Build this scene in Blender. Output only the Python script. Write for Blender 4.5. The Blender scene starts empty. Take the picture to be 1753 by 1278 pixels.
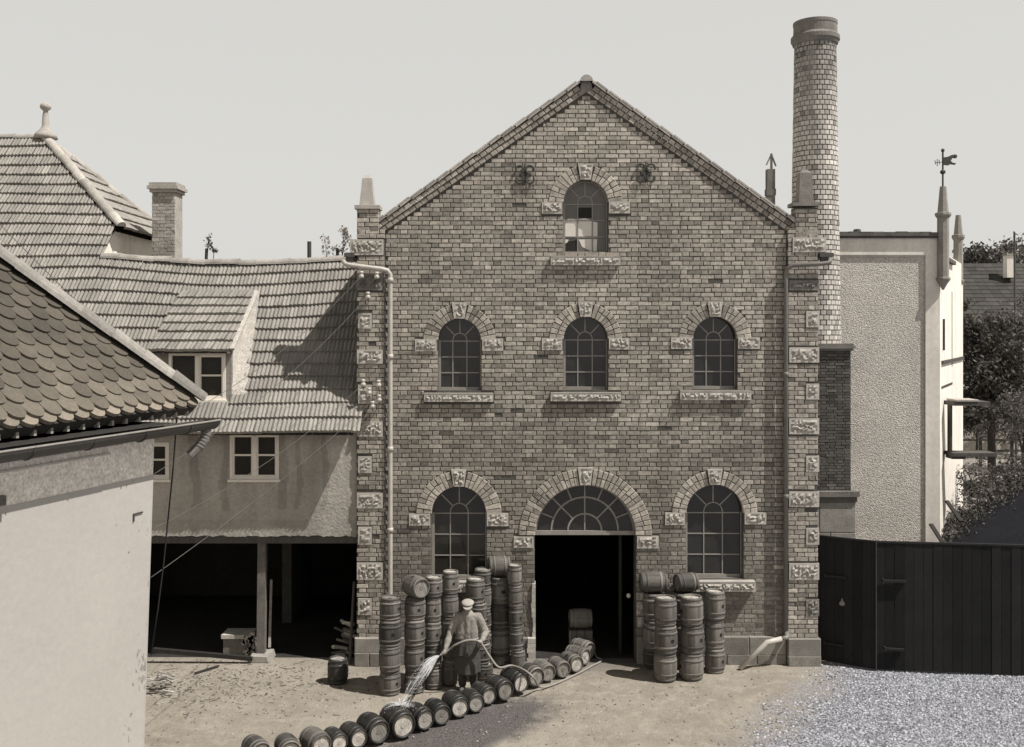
import bpy, math, random
from mathutils import Vector, Matrix, noise as mnoise
from mathutils.geometry import tessellate_polygon
R = math.radians
PI = math.pi
rng = random.Random(11)
SC = bpy.context.scene
COL = SC.collection

# ------------------------------------------------------------------ camera, sky, sun, exposure
F, CX, HY, HC = 1750.0, 876.0, 570.0, 6.78
cam = bpy.data.objects.new('camera', bpy.data.cameras.new('camera'))
COL.objects.link(cam)
cam.location = (0, 0, HC)
cam.rotation_euler = (R(90), 0, 0)
cam.data.sensor_width = 36
cam.data.lens = 36 * F / 1753
cam.data.shift_y = -(639 - HY) / 1753
cam.data.clip_start = 0.1
cam.data.clip_end = 3000
SC.camera = cam

SUNTRAVEL = Vector((-2.3, 1.0, -4.0)).normalized()
sun_el = math.asin(-SUNTRAVEL.z)
world = bpy.data.worlds.new('World')
SC.world = world
world.use_nodes = True
nt = world.node_tree
nt.nodes.clear()
w_out = nt.nodes.new('ShaderNodeOutputWorld')
w_bg = nt.nodes.new('ShaderNodeBackground')
w_sky = nt.nodes.new('ShaderNodeTexSky')
w_sky.sky_type = 'NISHITA'
w_sky.sun_disc = False
w_sky.sun_elevation = sun_el
w_sky.sun_rotation = math.atan2(-SUNTRAVEL.x, -SUNTRAVEL.y)
w_sky.dust_density = 3.0
w_bw = nt.nodes.new('ShaderNodeRGBToBW')
w_mix = nt.nodes.new('ShaderNodeMix')
w_mix.data_type = 'FLOAT'
w_mix.inputs[0].default_value = 0.80
w_mix.inputs[3].default_value = 6.9
w_tint = nt.nodes.new('ShaderNodeMix')
w_tint.data_type = 'RGBA'
w_tint.blend_type = 'MULTIPLY'
w_tint.inputs[0].default_value = 1.0
w_tint.inputs[7].default_value = (1.0, 0.992, 0.95, 1)
nt.links.new(w_sky.outputs[0], w_bw.inputs[0])
nt.links.new(w_bw.outputs[0], w_mix.inputs[2])
w_tc = nt.nodes.new('ShaderNodeTexCoord')
w_sep = nt.nodes.new('ShaderNodeSeparateXYZ')
w_mr = nt.nodes.new('ShaderNodeMapRange')
w_mr.interpolation_type = 'SMOOTHSTEP'
w_mr.inputs[1].default_value = 0.28
w_mr.inputs[2].default_value = 0.70
w_mr.inputs[3].default_value = 1.0
w_mr.inputs[4].default_value = 0.36
w_mul = nt.nodes.new('ShaderNodeMath')
w_mul.operation = 'MULTIPLY'
nt.links.new(w_tc.outputs['Generated'], w_sep.inputs[0])
nt.links.new(w_sep.outputs[2], w_mr.inputs[0])
nt.links.new(w_mix.outputs[0], w_mul.inputs[0])
nt.links.new(w_mr.outputs[0], w_mul.inputs[1])
nt.links.new(w_mul.outputs[0], w_tint.inputs[6])
nt.links.new(w_tint.outputs[2], w_bg.inputs[0])
w_bg.inputs[1].default_value = 0.10
nt.links.new(w_bg.outputs[0], w_out.inputs[0])

sun = bpy.data.objects.new('sun', bpy.data.lights.new('sun', 'SUN'))
COL.objects.link(sun)
sun.data.energy = 5.0
sun.data.angle = R(0.5)
sun.data.color = (1.0, 0.975, 0.94)
sun.rotation_euler = SUNTRAVEL.to_track_quat('-Z', 'Y').to_euler()
sun.location = (20, -5, 30)
SC.view_settings.view_transform = 'Standard'
SC.view_settings.look = 'None'
SC.view_settings.exposure = 0.18
SC.view_settings.gamma = 1.0

# ------------------------------------------------------------------ helpers
def P(px, py, d):
    """photo pixel -> point on the vertical plane at depth d"""
    return Vector(((px - CX) * d / F, d, HC - (py - HY) * d / F))

FY = 21.0
SM = FY / F
def fx(px): return (px - CX) * SM
def fz(py): return HC - (py - HY) * SM

def warm(v, t=1.0):
    return (min(1, v * (1 + 0.075 * t)), v * (1 - .012 * t), v * (1 - 0.125 * t))

MATS = {}
def mat(name, base, rough=0.85, tone=False, tonek=1.0, n1=(6, .25), n2=(40, .2), objrand=0.0, bump=None, vor=None,
        spec=0.25, tint=1.0, stretch=(1, 1, 1), streak=None, trans=0.0):
    m = bpy.data.materials.new(name)
    m.use_nodes = True
    n = m.node_tree.nodes
    l = m.node_tree.links
    b = n['Principled BSDF']
    b.inputs['Roughness'].default_value = rough
    b.inputs['Specular IOR Level'].default_value = spec
    tc = n.new('ShaderNodeTexCoord')
    co = tc.outputs['Object']
    oi = n.new('ShaderNodeObjectInfo')
    if objrand:
        vm = n.new('ShaderNodeVectorMath'); vm.operation = 'MULTIPLY_ADD'
        cb = n.new('ShaderNodeCombineXYZ')
        for k in range(3): l.new(oi.outputs['Random'], cb.inputs[k])
        l.new(cb.outputs[0], vm.inputs[0]); vm.inputs[1].default_value = (31, 47, 59)
        l.new(co, vm.inputs[2]); co = vm.outputs[0]
    if stretch != (1, 1, 1):
        vs = n.new('ShaderNodeVectorMath'); vs.operation = 'MULTIPLY'
        l.new(co, vs.inputs[0]); vs.inputs[1].default_value = stretch; cs = vs.outputs[0]
    else:
        cs = co
    fac = None
    def mul(a, sock):
        if a is None: return sock
        x = n.new('ShaderNodeMath'); x.operation = 'MULTIPLY'
        l.new(a, x.inputs[0]); l.new(sock, x.inputs[1]); return x.outputs[0]
    def ramp(sock, amt, c=0.5, gain=2.0):
        x = n.new('ShaderNodeMath'); x.operation = 'MULTIPLY_ADD'
        l.new(sock, x.inputs[0]); x.inputs[1].default_value = amt * gain * 1.6; x.inputs[2].default_value = 1 - amt * gain * c * 1.6
        y = n.new('ShaderNodeMath'); y.operation = 'MAXIMUM'; l.new(x.outputs[0], y.inputs[0]); y.inputs[1].default_value = 0.05
        return y.outputs[0]
    lastn = None
    for s, a in (n1, n2):
        t = n.new('ShaderNodeTexNoise'); t.inputs['Scale'].default_value = s; t.inputs['Detail'].default_value = 5
        t.inputs['Roughness'].default_value = 0.62
        l.new(cs, t.inputs['Vector']); fac = mul(fac, ramp(t.outputs['Fac'], a)); lastn = t
    if streak:
        vs = n.new('ShaderNodeVectorMath'); vs.operation = 'MULTIPLY'
        l.new(co, vs.inputs[0]); vs.inputs[1].default_value = streak[0]
        t = n.new('ShaderNodeTexNoise'); t.inputs['Scale'].default_value = 1; t.inputs['Detail'].default_value = 4
        l.new(vs.outputs[0], t.inputs['Vector']); fac = mul(fac, ramp(t.outputs['Fac'], streak[1]))
    if objrand:
        fac = mul(fac, ramp(oi.outputs['Random'], objrand / 1.6))
    if tone:
        at = n.new('ShaderNodeAttribute'); at.attribute_name = 'tone'
        fac = mul(fac, at.outputs['Fac'])
    col = base if isinstance(base, tuple) else warm(base, tint)
    sc = n.new('ShaderNodeVectorMath'); sc.operation = 'SCALE'
    sc.inputs[0].default_value = col[:3]
    l.new(fac, sc.inputs['Scale'])
    l.new(sc.outputs[0], b.inputs['Base Color'])
    if bump or vor:
        bp = n.new('ShaderNodeBump')
        if vor:
            t = n.new('ShaderNodeTexVoronoi'); t.inputs['Scale'].default_value = vor[0]
            l.new(co, t.inputs['Vector']); h = t.outputs['Distance']
            bp.inputs['Strength'].default_value = vor[1]; bp.inputs['Distance'].default_value = vor[2]
            bp.invert = True
        else:
            t = n.new('ShaderNodeTexNoise'); t.inputs['Scale'].default_value = bump[0]; t.inputs['Detail'].default_value = 6
            t.inputs['Roughness'].default_value = 0.65
            l.new(cs, t.inputs['Vector']); h = t.outputs['Fac']
            bp.inputs['Strength'].default_value = bump[1]; bp.inputs['Distance'].default_value = bump[2]
        l.new(h, bp.inputs['Height']); l.new(bp.outputs[0], b.inputs['Normal'])
    MATS[name] = m
    return m

WORLD = {}
class MB:
    def __init__(s):
        s.v = []; s.f = []; s.t = []
    def face(s, vs, tone=1.0):
        k = len(s.v); s.v.extend([tuple(p) for p in vs]); s.f.append(tuple(range(k, k + len(vs)))); s.t.append(tone)
    def faces(s, vs, fs, tone=1.0):
        k = len(s.v); s.v.extend([tuple(p) for p in vs])
        for i, f in enumerate(fs):
            s.f.append(tuple(k + a for a in f)); s.t.append(tone[i] if isinstance(tone, list) else tone)
    def boxm(s, M, sx, sy, sz, tone=1.0):
        vs = [M @ Vector((x * sx / 2, y * sy / 2, z * sz / 2)) for x in (-1, 1) for y in (-1, 1) for z in (-1, 1)]
        s.faces(vs, [(0, 1, 3, 2), (4, 6, 7, 5), (0, 4, 5, 1), (2, 3, 7, 6), (0, 2, 6, 4), (1, 5, 7, 3)], tone)
    def box(s, x0, x1, y0, y1, z0, z1, tone=1.0):
        s.boxm(Matrix.Translation(((x0 + x1) / 2, (y0 + y1) / 2, (z0 + z1) / 2)), x1 - x0, y1 - y0, z1 - z0, tone)
    def bar(s, p, q, w, h, tone=1.0, up=Vector((0, 0, 1))):
        """box of section w x h from p to q; h is measured along up"""
        p = Vector(p); q = Vector(q); d = (q - p); L = d.length; d.normalize()
        side = d.cross(up)
        if side.length < 1e-4: side = d.cross(Vector((0, 1, 0)))
        side.normalize(); u2 = side.cross(d)
        M = Matrix((side, d, u2)).transposed().to_4x4(); M.translation = (p + q) / 2
        s.boxm(M, w, L, h, tone)
    def stone(s, pts, yf, yb, inset, tone=1.0, jit=0.0):
        """block whose outline (x,z) is pts, chamfered front at yf (nearer the camera) and back at yb"""
        n = len(pts); cx = sum(p[0] for p in pts) / n; cz = sum(p[1] for p in pts) / n
        fr = []; mid = []; bk = []
        for (x, z) in pts:
            L = math.hypot(cx - x, cz - z) or 1; k = min(0.6, inset * 1.4 / L)
            fr.append((x + (cx - x) * k, yf + rng.uniform(-jit, jit), z + (cz - z) * k))
            mid.append((x, yf + inset, z)); bk.append((x, yb, z))
        vs = fr + mid + bk
        fs = [tuple(range(n))]
        for i in range(n):
            j = (i + 1) % n
            fs.append((i, i + n, j + n, j)); fs.append((i + n, i + 2 * n, j + 2 * n, j + n))
        s.faces(vs, fs, tone)
    def tube(s, pts, r, n=8, tone=1.0, caps=True):
        pts = [Vector(p) for p in pts]; m = len(pts)
        rr = r if isinstance(r, (list, tuple)) else [r] * m
        k = len(s.v); nrm = None
        for i in range(m):
            d = (pts[min(i + 1, m - 1)] - pts[max(i - 1, 0)]).normalized()
            if nrm is None:
                nrm = d.orthogonal().normalized()
            else:
                nrm = (nrm - d * nrm.dot(d))
                nrm = nrm.normalized() if nrm.length > 1e-6 else d.orthogonal().normalized()
            b = d.cross(nrm)
            for a in range(n):
                an = 2 * PI * a / n
                s.v.append(tuple(pts[i] + (nrm * math.cos(an) + b * math.sin(an)) * rr[i]))
        for i in range(m - 1):
            for a in range(n):
                a2 = (a + 1) % n
                s.f.append((k + i * n + a, k + i * n + a2, k + (i + 1) * n + a2, k + (i + 1) * n + a)); s.t.append(tone)
        if caps:
            s.f.append(tuple(k + a for a in reversed(range(n)))); s.t.append(tone)
            s.f.append(tuple(k + (m - 1) * n + a for a in range(n))); s.t.append(tone)
    def lathe(s, prof, n=16, M=None, tone=1.0, tones=None, close=False, phase=0.0):
        k = len(s.v); M = M or Matrix.Identity(4); m = len(prof)
        for (r, z) in prof:
            for a in range(n):
                an = 2 * PI * (a + phase) / n
                s.v.append(tuple(M @ Vector((r * math.cos(an), r * math.sin(an), z))))
        for i in range(m if close else m - 1):
            i2 = (i + 1) % m
            for a in range(n):
                a2 = (a + 1) % n
                s.f.append((k + i * n + a, k + i * n + a2, k + i2 * n + a2, k + i2 * n + a))
                s.t.append(tones[a] if tones else tone)
        if not close:
            if prof[0][0] > 1e-6: s.f.append(tuple(k + a for a in reversed(range(n)))); s.t.append(tone)
            if prof[-1][0] > 1e-6: s.f.append(tuple(k + (m - 1) * n + a for a in range(n))); s.t.append(tone)
    def capsule(s, p, q, r1, r2, n=14):
        p = Vector(p); q = Vector(q); d = q - p; L = d.length
        M = d.to_track_quat('Z', 'Y').to_matrix().to_4x4(); M.translation = p
        prof = []
        for k in range(0, 7): a = -PI / 2 + k * PI / 12; prof.append((max(1e-4, r1 * math.cos(a)), r1 * math.sin(a)))
        for k in range(0, 7): a = k * PI / 12; prof.append((max(1e-4, r2 * math.cos(a)), L + r2 * math.sin(a)))
        s.lathe(prof, n, M)
    def ellipsoid(s, c, r, M=None, n=18, tone=1.0):
        T = Matrix.Translation(Vector(c)) @ (M or Matrix.Identity(4)) @ Matrix.Diagonal((r[0], r[1], r[2], 1))
        prof = [(max(1e-4, math.cos(a)), math.sin(a)) for a in [(-PI / 2 + PI * k / 10) for k in range(11)]]
        s.lathe(prof, n, T, tone)
    def build(s, name, m, parent=None, smooth=False, **props):
        off = WORLD[parent.name] if parent is not None else Vector((0, 0, 0))
        me = bpy.data.meshes.new(name)
        me.from_pydata([(x - off.x, y - off.y, z - off.z) for (x, y, z) in s.v], [], s.f)
        at = me.attributes.new('tone', 'FLOAT', 'FACE')
        at.data.foreach_set('value', [float(t) for t in s.t])
        if smooth:
            me.polygons.foreach_set('use_smooth', [True] * len(me.polygons))
        me.materials.append(m)
        o = bpy.data.objects.new(name, me)
        COL.objects.link(o)
        if parent is not None: o.parent = parent
        WORLD[o.name] = off
        for k, v in props.items(): o[k] = v
        return o

def thing(name, loc, label, cat, group=None):
    o = bpy.data.objects.new(name, None)
    COL.objects.link(o)
    o.location = loc; o.empty_display_size = 0.2
    o['label'] = label; o['category'] = cat
    if group: o['group'] = group
    WORLD[o.name] = Vector(loc)
    return o

def tag(o, label, cat, group=None):
    o['label'] = label; o['category'] = cat
    if group: o['group'] = group
    return o

def tree_copy(src, loc, rot=None, scale=None, label=None, group=None, swap=None):
    c = src.copy(); COL.objects.link(c)
    c.location = loc
    if rot is not None: c.rotation_euler = rot
    if scale is not None: c.scale = scale
    if label: c['label'] = label
    if group: c['group'] = group
    WORLD[c.name] = Vector(loc)
    for ch in src.children:
        k = ch.copy(); COL.objects.link(k); k.parent = c
        if swap and ch.data.name in swap: k.data = swap[ch.data.name]
        for g in ch.children:
            j = g.copy(); COL.objects.link(j); j.parent = k
    return c

# ------------------------------------------------------------------ materials
BRICK = mat('brick', 0.315, .9, tone=True, tint=1.3, n1=(1.1, .2), n2=(13, .50), bump=(55, .5, .006), streak=((.9, .9, .22), .22))
MORTAR = mat('mortar', 0.085, .95, tone=True, n1=(2, .3), n2=(60, .3))
DARKBRICK = mat('dark_brick', 0.095, .9, tone=True, n1=(3, .25), n2=(30, .25), bump=(60, .5, .006))
GLAZED = mat('pale_chimney_brick', 0.50, .6, tone=True, n1=(.8, .25), n2=(25, .2), spec=.4)
STONE = mat('sandstone', 0.385, .9, tone=True, n1=(5, .25), n2=(45, .25), bump=(50, .6, .008))
STONEDARK = mat('weathered_stone', 0.21, .9, tone=True, n1=(3, .35), n2=(35, .3), bump=(40, .6, .01))
PLINTH = mat('plinth_stone', 0.20, .9, tone=True, n1=(3, .3), n2=(35, .3), bump=(30, .6, .012))
FRAME = mat('pale_frame_paint', 0.27, .6, n1=(5, .2), n2=(60, .2))
DARKFRAME = mat('grey_frame_paint', 0.26, .6, n1=(5, .2), n2=(60, .25))
PORCELAIN = mat('porcelain', .46, .4, tone=True, n1=(5, .1), n2=(50, .15), spec=.5)
WHITEPAINT = mat('white_paint', 0.72, .55, n1=(4, .08), n2=(60, .12))
GLASS = mat('dark_window_glass', 0.028, .12, n1=(3, .3), n2=(20, .2), spec=.5)
GREYGLASS = mat('dusty_window_glass', 0.12, .35, n1=(3, .15), n2=(20, .15), spec=.5)
PAPER = mat('white_board', 0.66, .8, n1=(4, .06), n2=(30, .06))
IRON = mat('dark_iron', 0.05, .6, n1=(8, .3), n2=(50, .3), spec=.4)
ZINC = mat('pale_zinc', 0.40, .5, tone=True, n1=(4, .2), n2=(40, .2), spec=.5)
ZINCDARK = mat('dull_zinc', 0.15, .55, tone=True, n1=(4, .25), n2=(40, .25), spec=.4)
TILE = mat('grey_roof_tile', 0.235, .85, tone=True, n1=(1.3, .25), n2=(22, .28), bump=(60, .4, .006))
RIDGE = mat('ridge_tile', 0.34, .85, tone=True, n1=(3, .3), n2=(22, .3), bump=(50, .5, .008))
BEAVER = mat('beaver_tail_tile', 0.088, .85, tone=True, tint=1.9, n1=(1.8, .28), n2=(30, .25), bump=(70, .5, .006), spec=.35)
PLASTER = mat('old_grey_plaster', 0.36, .95, tone=True, n1=(1.6, .2), n2=(18, .2), bump=(14, .8, .03), streak=((2.2, 2.2, .25), .2))
WHITEWALL = mat('whitewash', 0.40, .9, tone=True, tint=.85, n1=(.8, .07), n2=(14, .06), bump=(10, .4, .01))
ROUGHCAST = mat('roughcast_render', 0.74, .95, tone=True, n1=(9, .25), n2=(30, .5), bump=(26, .55, .04))
PEBBLE = mat('pebble_dash', 0.50, .95, tone=True, n1=(.7, .22), n2=(17, .5), vor=(34, .6, .024))
CREAM = mat('cream_plaster', 0.66, .9, tone=True, n1=(1.2, .15), n2=(9, .15), streak=((3, 3, .3), .15), bump=(12, .4, .01))
TIMBER = mat('old_timber', 0.10, .85, tone=True, n1=(3, .3), n2=(20, .3), stretch=(6, 6, .6), bump=(10, .5, .01))
PALETIMBER = mat('bleached_timber', 0.30, .85, tone=True, n1=(3, .3), n2=(20, .3), bump=(30, .5, .01))
DARKINTERIOR = mat('dark_interior', 0.03, .95, tone=True, n1=(2, .3), n2=(12, .3))  # near-black for interiors; on the floor sheets it paints their shade
GATE = mat('tarred_boards', (0.0165, 0.0157, 0.0155), .8, tone=True, n1=(2, .3), n2=(20, .25), bump=(30, .3, .004), spec=.2)
WATERMAT = None

# ------------------------------------------------------------------ ground
def ground_material():
    m = bpy.data.materials.new('yard_earth'); m.use_nodes = True
    n = m.node_tree.nodes; l = m.node_tree.links; b = n['Principled BSDF']
    b.inputs['Roughness'].default_value = .95; b.inputs['Specular IOR Level'].default_value = .15
    tc = n.new('ShaderNodeTexCoord')
    def noise(s, d=6, r=.65, vec=None):
        t = n.new('ShaderNodeTexNoise'); t.inputs['Scale'].default_value = s; t.inputs['Detail'].default_value = d
        t.inputs['Roughness'].default_value = r; l.new(vec or tc.outputs['Object'], t.inputs['Vector']); return t.outputs['Fac']
    def math_(op, a, b2, c=None):
        x = n.new('ShaderNodeMath'); x.operation = op
        for i, q in enumerate((a, b2, c)):
            if q is None: continue
            if isinstance(q, (int, float)): x.inputs[i].default_value = q
            else: l.new(q, x.inputs[i])
        return x.outputs[0]
    def mix(f, a, c):
        x = n.new('ShaderNodeMix'); x.data_type = 'RGBA'; l.new(f, x.inputs[0])
        for i, q in ((6, a), (7, c)):
            if isinstance(q, tuple): x.inputs[i].default_value = (*q, 1)
            else: l.new(q, x.inputs[i])
        return x.outputs[2]
    def ramp(f, lo, hi):
        x = n.new('ShaderNodeMapRange'); x.interpolation_type = 'SMOOTHSTEP'
        l.new(f, x.inputs[0]); x.inputs[1].default_value = lo; x.inputs[2].default_value = hi; return x.outputs[0]
    a = ramp(noise(.55), .35, .68); c = noise(3.2); d = noise(26)
    col = mix(a, (.235, .205, .165), (.305, .268, .22))
    col = mix(ramp(c, .42, .72), col, (.335, .297, .247))
    col = mix(math_('MULTIPLY', ramp(d, .5, .75), .35), col, (.13, .115, .095))
    # wet strip of ground along the row of casks: a rotated ellipse with a ragged edge
    sp = n.new('ShaderNodeSeparateXYZ'); l.new(tc.outputs['Object'], sp.inputs[0])
    X, Y = sp.outputs[0], sp.outputs[1]
    wx, wy, ca, sa = -0.72, 17.55, math.cos(R(45)), math.sin(R(45))
    dx = math_('SUBTRACT', X, wx); dy = math_('SUBTRACT', Y, wy)
    u = math_('ADD', math_('MULTIPLY', dx, ca), math_('MULTIPLY', dy, sa))
    v = math_('SUBTRACT', math_('MULTIPLY', dy, ca), math_('MULTIPLY', dx, sa))
    e = math_('ADD', math_('POWER', math_('DIVIDE', u, 1.9), 2.0), math_('POWER', math_('DIVIDE', v, .85), 2.0))
    e = math_('ADD', e, math_('MULTIPLY', math_('SUBTRACT', noise(1.6), .5), 1.9))
    wet = math_('SUBTRACT', 1.0, ramp(e, .45, 1.45))
    wetc = mix(ramp(noise(55, 3), .42, .62), (.042, .038, .038), (.165, .148, .142))
    col = mix(math_('MULTIPLY', wet, .93), col, wetc)
    # darker earth by the doorway and along the wall foot
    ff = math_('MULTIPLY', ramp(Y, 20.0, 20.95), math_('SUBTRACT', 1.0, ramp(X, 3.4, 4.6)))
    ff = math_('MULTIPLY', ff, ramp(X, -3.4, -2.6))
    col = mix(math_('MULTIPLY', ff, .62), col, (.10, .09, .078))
    # grey chippings towards the gate
    g = math_('ADD', math_('ADD', math_('MULTIPLY', X, .77), math_('MULTIPLY', math_('SUBTRACT', Y, 16.76), -.50)), math_('MULTIPLY', math_('SUBTRACT', noise(1.4), .5), 1.8))
    g = ramp(g, 2.2, 3.9)
    gc = mix(ramp(noise(30, 3), .4, .62), (.10, .10, .115), (.36, .36, .385))
    col = mix(g, col, gc)
    l.new(col, b.inputs['Base Color'])
    bp = n.new('ShaderNodeBump'); bp.inputs['Strength'].default_value = .9; bp.inputs['Distance'].default_value = .035
    hh = math_('ADD', noise(9), math_('MULTIPLY', noise(34), .5))
    l.new(hh, bp.inputs['Height']); l.new(bp.outputs[0], b.inputs['Normal'])
    return m
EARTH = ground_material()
g = MB()
# fine grid near the yard, wide skirt to the horizon
gx = [-1500, -300, -80, -30] + [-20 + .5 * i for i in range(81)] + [30, 80, 300, 1500]
gy = [-300, -40, 0] + [10 + .5 * i for i in range(31)] + [30, 40, 60, 120, 400, 2000]
def gh(x, y):
    k = max(0, min(1, (x + 12) / 3)) * max(0, min(1, (16 - x) / 3)) * max(0, min(1, (y - 11) / 2)) * max(0, min(1, (21 - y) / 1.2))
    return k * .035 * (mnoise.noise(Vector((x * .55, y * .55, 2))) - .3)
k0 = {}
for i, x in enumerate(gx):
    for j, y in enumerate(gy):
        k0[i, j] = len(g.v); g.v.append((x, y, gh(x, y)))
for i in range(len(gx) - 1):
    for j in range(len(gy) - 1):
        g.f.append((k0[i, j], k0[i + 1, j], k0[i + 1, j + 1], k0[i, j + 1])); g.t.append(1)
g.build('ground', EARTH, smooth=True, kind='structure')

# loose chippings near the gate
STONES = mat('grey_chippings', (.34, .34, .362), .9, tone=True, n1=(3, .15), n2=(60, .2))
g = MB()
def pebble(mb, x, y, z, s, tone):
    vs = [(1, 0, 0), (-1, 0, 0), (0, 1, 0), (0, -1, 0), (0, 0, .7), (0, 0, -.5)]
    a = rng.uniform(0, PI); c, sn = math.cos(a), math.sin(a)
    pts = []
    for (px, py, pz) in vs:
        k = s * rng.uniform(.7, 1.25)
        pts.append((x + (px * c - py * sn) * k, y + (px * sn + py * c) * k, z + pz * k))
    mb.faces(pts, [(0, 2, 4), (2, 1, 4), (1, 3, 4), (3, 0, 4), (2, 0, 5), (1, 2, 5), (3, 1, 5), (0, 3, 5)], tone)
cnt = 0
while cnt < 21000:
    x = rng.uniform(2.5, 11.5); y = rng.uniform(15.8, 21.3)
    if x > 6.2 and y > 21.2 - (x - 6.34) * .9 and y > 20.5: continue
    gg = .77 * x - .5 * (y - 16.76) + 1.6 * mnoise.noise(Vector((x * .8, y * .8, 5))) * .6
    pr = max(0, min(1, (gg - 2.55) / 1.5))
    if rng.random() > pr: continue
    pebble(g, x, y, gh(x, y) + .004, rng.uniform(.013, .03), rng.choice((.35, .6, .8, 1.0, 1.15, 1.5)))
    cnt += 1
g.build('gravel', STONES, kind='stuff')
# straw, chips and small stones strewn about the yard
LITTER = mat('straw_and_chips', 0.30, .95, tone=True, n1=(3, .2), n2=(40, .2))
g = MB()
for i in range(1900):
    if i < 1000: x = rng.gauss(-5.6, 1.3); y = rng.gauss(19.8, .8)
    else: x = rng.uniform(-7, 5); y = rng.uniform(15.8, 21)
    if x < -7.6 or y > 21.3: continue
    t = rng.choice((.25, .35, .5, .8, 1.15))
    if rng.random() < .5:
        a = rng.uniform(0, PI); L = rng.uniform(.02, .12 if i < 1000 else .06); z = gh(x, y) + .006
        g.bar((x - math.cos(a) * L / 2, y - math.sin(a) * L / 2, z), (x + math.cos(a) * L / 2, y + math.sin(a) * L / 2, z + rng.uniform(0, .02)), rng.uniform(.006, .016), .006, t)
    else:
        pebble(g, x, y, gh(x, y) + .002, rng.uniform(.008, .026), t)
g.build('yard_litter', LITTER, kind='stuff')

# ------------------------------------------------------------------ brewery building
XL, XR = fx(611), fx(1398)             # outer edges
PXL, PXR = fx(659), fx(1346)           # inner edges of the corner piers
PIER = 0.10
XC = fx(1003); ZPK = fz(158); SLOPE = .69
def under(x): return ZPK - SLOPE * abs(x - XC)
ROW = 0.0918
brew = thing('brewery_building', (XC, FY, 0), 'tall grey brick gable-fronted brewery with arched windows and a wide open doorway', 'building')

class Win:
    def __init__(s, cx, half, spring, bottom, ro, kind):
        s.cx = fx(cx); s.h = half * SM; s.zs = fz(spring); s.zb = fz(bottom); s.ro = ro * SM; s.kind = kind
WINS = [Win(1002, 38.5, 346, 434, 63, 'gable'), Win(786, 37, 582, 668, 62, 'mid'), Win(1002, 38, 580, 667, 62, 'mid'), Win(1223.5, 38, 580, 666, 62, 'mid'),
        Win(785, 47, 879, 992, 73, 'low'), Win(1223, 49, 878, 990, 73, 'low'), Win(1001.5, 86.5, 916, 1135, 114, 'door')]
RECTS = []   # stone rectangles let into the brickwork: x0,x1,z0,z1
def impost(px0, px1, py0, py1): RECTS.append((fx(px0), fx(px1), fz(py1), fz(py0)))
IMP = [(927, 962, 346, 366), (1042, 1078, 345, 365), (710, 747, 580, 601), (825, 861, 579, 600), (927, 962, 578, 599), (1042, 1077, 578, 598), (1148, 1184, 577, 597), (1263, 1300, 577, 597),
       (700, 736, 879, 899), (833, 870, 878, 900), (1138, 1172, 877, 898), (1274, 1311, 877, 897), (879, 913, 918, 937), (1090, 1127, 917, 938)]
for a in IMP: impost(*a)
SILLS = [(942, 1061, 438, 454), (726, 844, 672, 687), (942, 1062, 671, 686), (1163, 1284, 668, 684), (727, 846, 993, 1010), (1160, 1290, 992, 1009)]
for (a, b, c, d) in SILLS: RECTS.append((fx(a), fx(b), fz(d), fz(c)))

def cuts(z0, z1):
    zm = (z0 + z1) / 2; out = []
    for w in WINS:
        if w.zb < zm <= w.zs: out.append((w.cx - w.h, w.cx + w.h))
        elif w.zs < zm < w.zs + w.ro:
            c = math.sqrt(max(0, w.ro ** 2 - (zm - w.zs) ** 2)); out.append((w.cx - c + .01, w.cx + c - .01))
    for (a, b, c, d) in RECTS:
        if c - .02 < zm < d + .02: out.append((a - .006, b + .006))
    return sorted(out)
def free(a, b, cs):
    cur = a; out = []
    for (p, q) in cs:
        if p > cur and p > a: out.append((cur, min(p, b)))
        cur = max(cur, q)
        if cur >= b: break
    if cur < b: out.append((cur, b))
    return [(p, q) for p, q in out if q - p > .02]
def btone(z=5, dark=0):
    t = rng.gauss(1.0, .15)
    q = rng.random()
    if q < .045: t += .28
    elif q < .09: t -= .25
    return max(.4, min(1.8, t))
JT = .016
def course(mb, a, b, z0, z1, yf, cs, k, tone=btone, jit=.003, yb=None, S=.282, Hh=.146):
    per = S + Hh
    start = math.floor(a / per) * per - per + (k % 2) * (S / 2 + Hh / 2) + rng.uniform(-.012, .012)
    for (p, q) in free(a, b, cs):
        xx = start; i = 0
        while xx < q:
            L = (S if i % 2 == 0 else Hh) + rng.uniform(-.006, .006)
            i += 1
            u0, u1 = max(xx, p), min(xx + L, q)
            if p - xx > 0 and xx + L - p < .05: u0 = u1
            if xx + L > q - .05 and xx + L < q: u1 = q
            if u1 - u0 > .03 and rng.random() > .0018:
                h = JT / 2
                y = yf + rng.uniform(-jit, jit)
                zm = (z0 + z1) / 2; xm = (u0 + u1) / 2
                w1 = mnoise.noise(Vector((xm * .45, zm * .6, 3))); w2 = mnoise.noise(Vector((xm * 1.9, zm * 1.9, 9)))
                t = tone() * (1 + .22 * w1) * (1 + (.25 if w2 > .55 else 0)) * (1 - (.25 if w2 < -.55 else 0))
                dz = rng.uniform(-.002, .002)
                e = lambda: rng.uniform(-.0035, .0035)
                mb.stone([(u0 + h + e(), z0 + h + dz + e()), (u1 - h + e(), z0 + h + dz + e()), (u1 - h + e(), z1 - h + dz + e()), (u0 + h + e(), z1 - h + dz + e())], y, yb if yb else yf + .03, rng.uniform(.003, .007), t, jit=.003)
            xx += L
            if xx > q - .05: break
zb0 = fz(1089)
fb = MB(); k = 0; z = zb0
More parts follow.
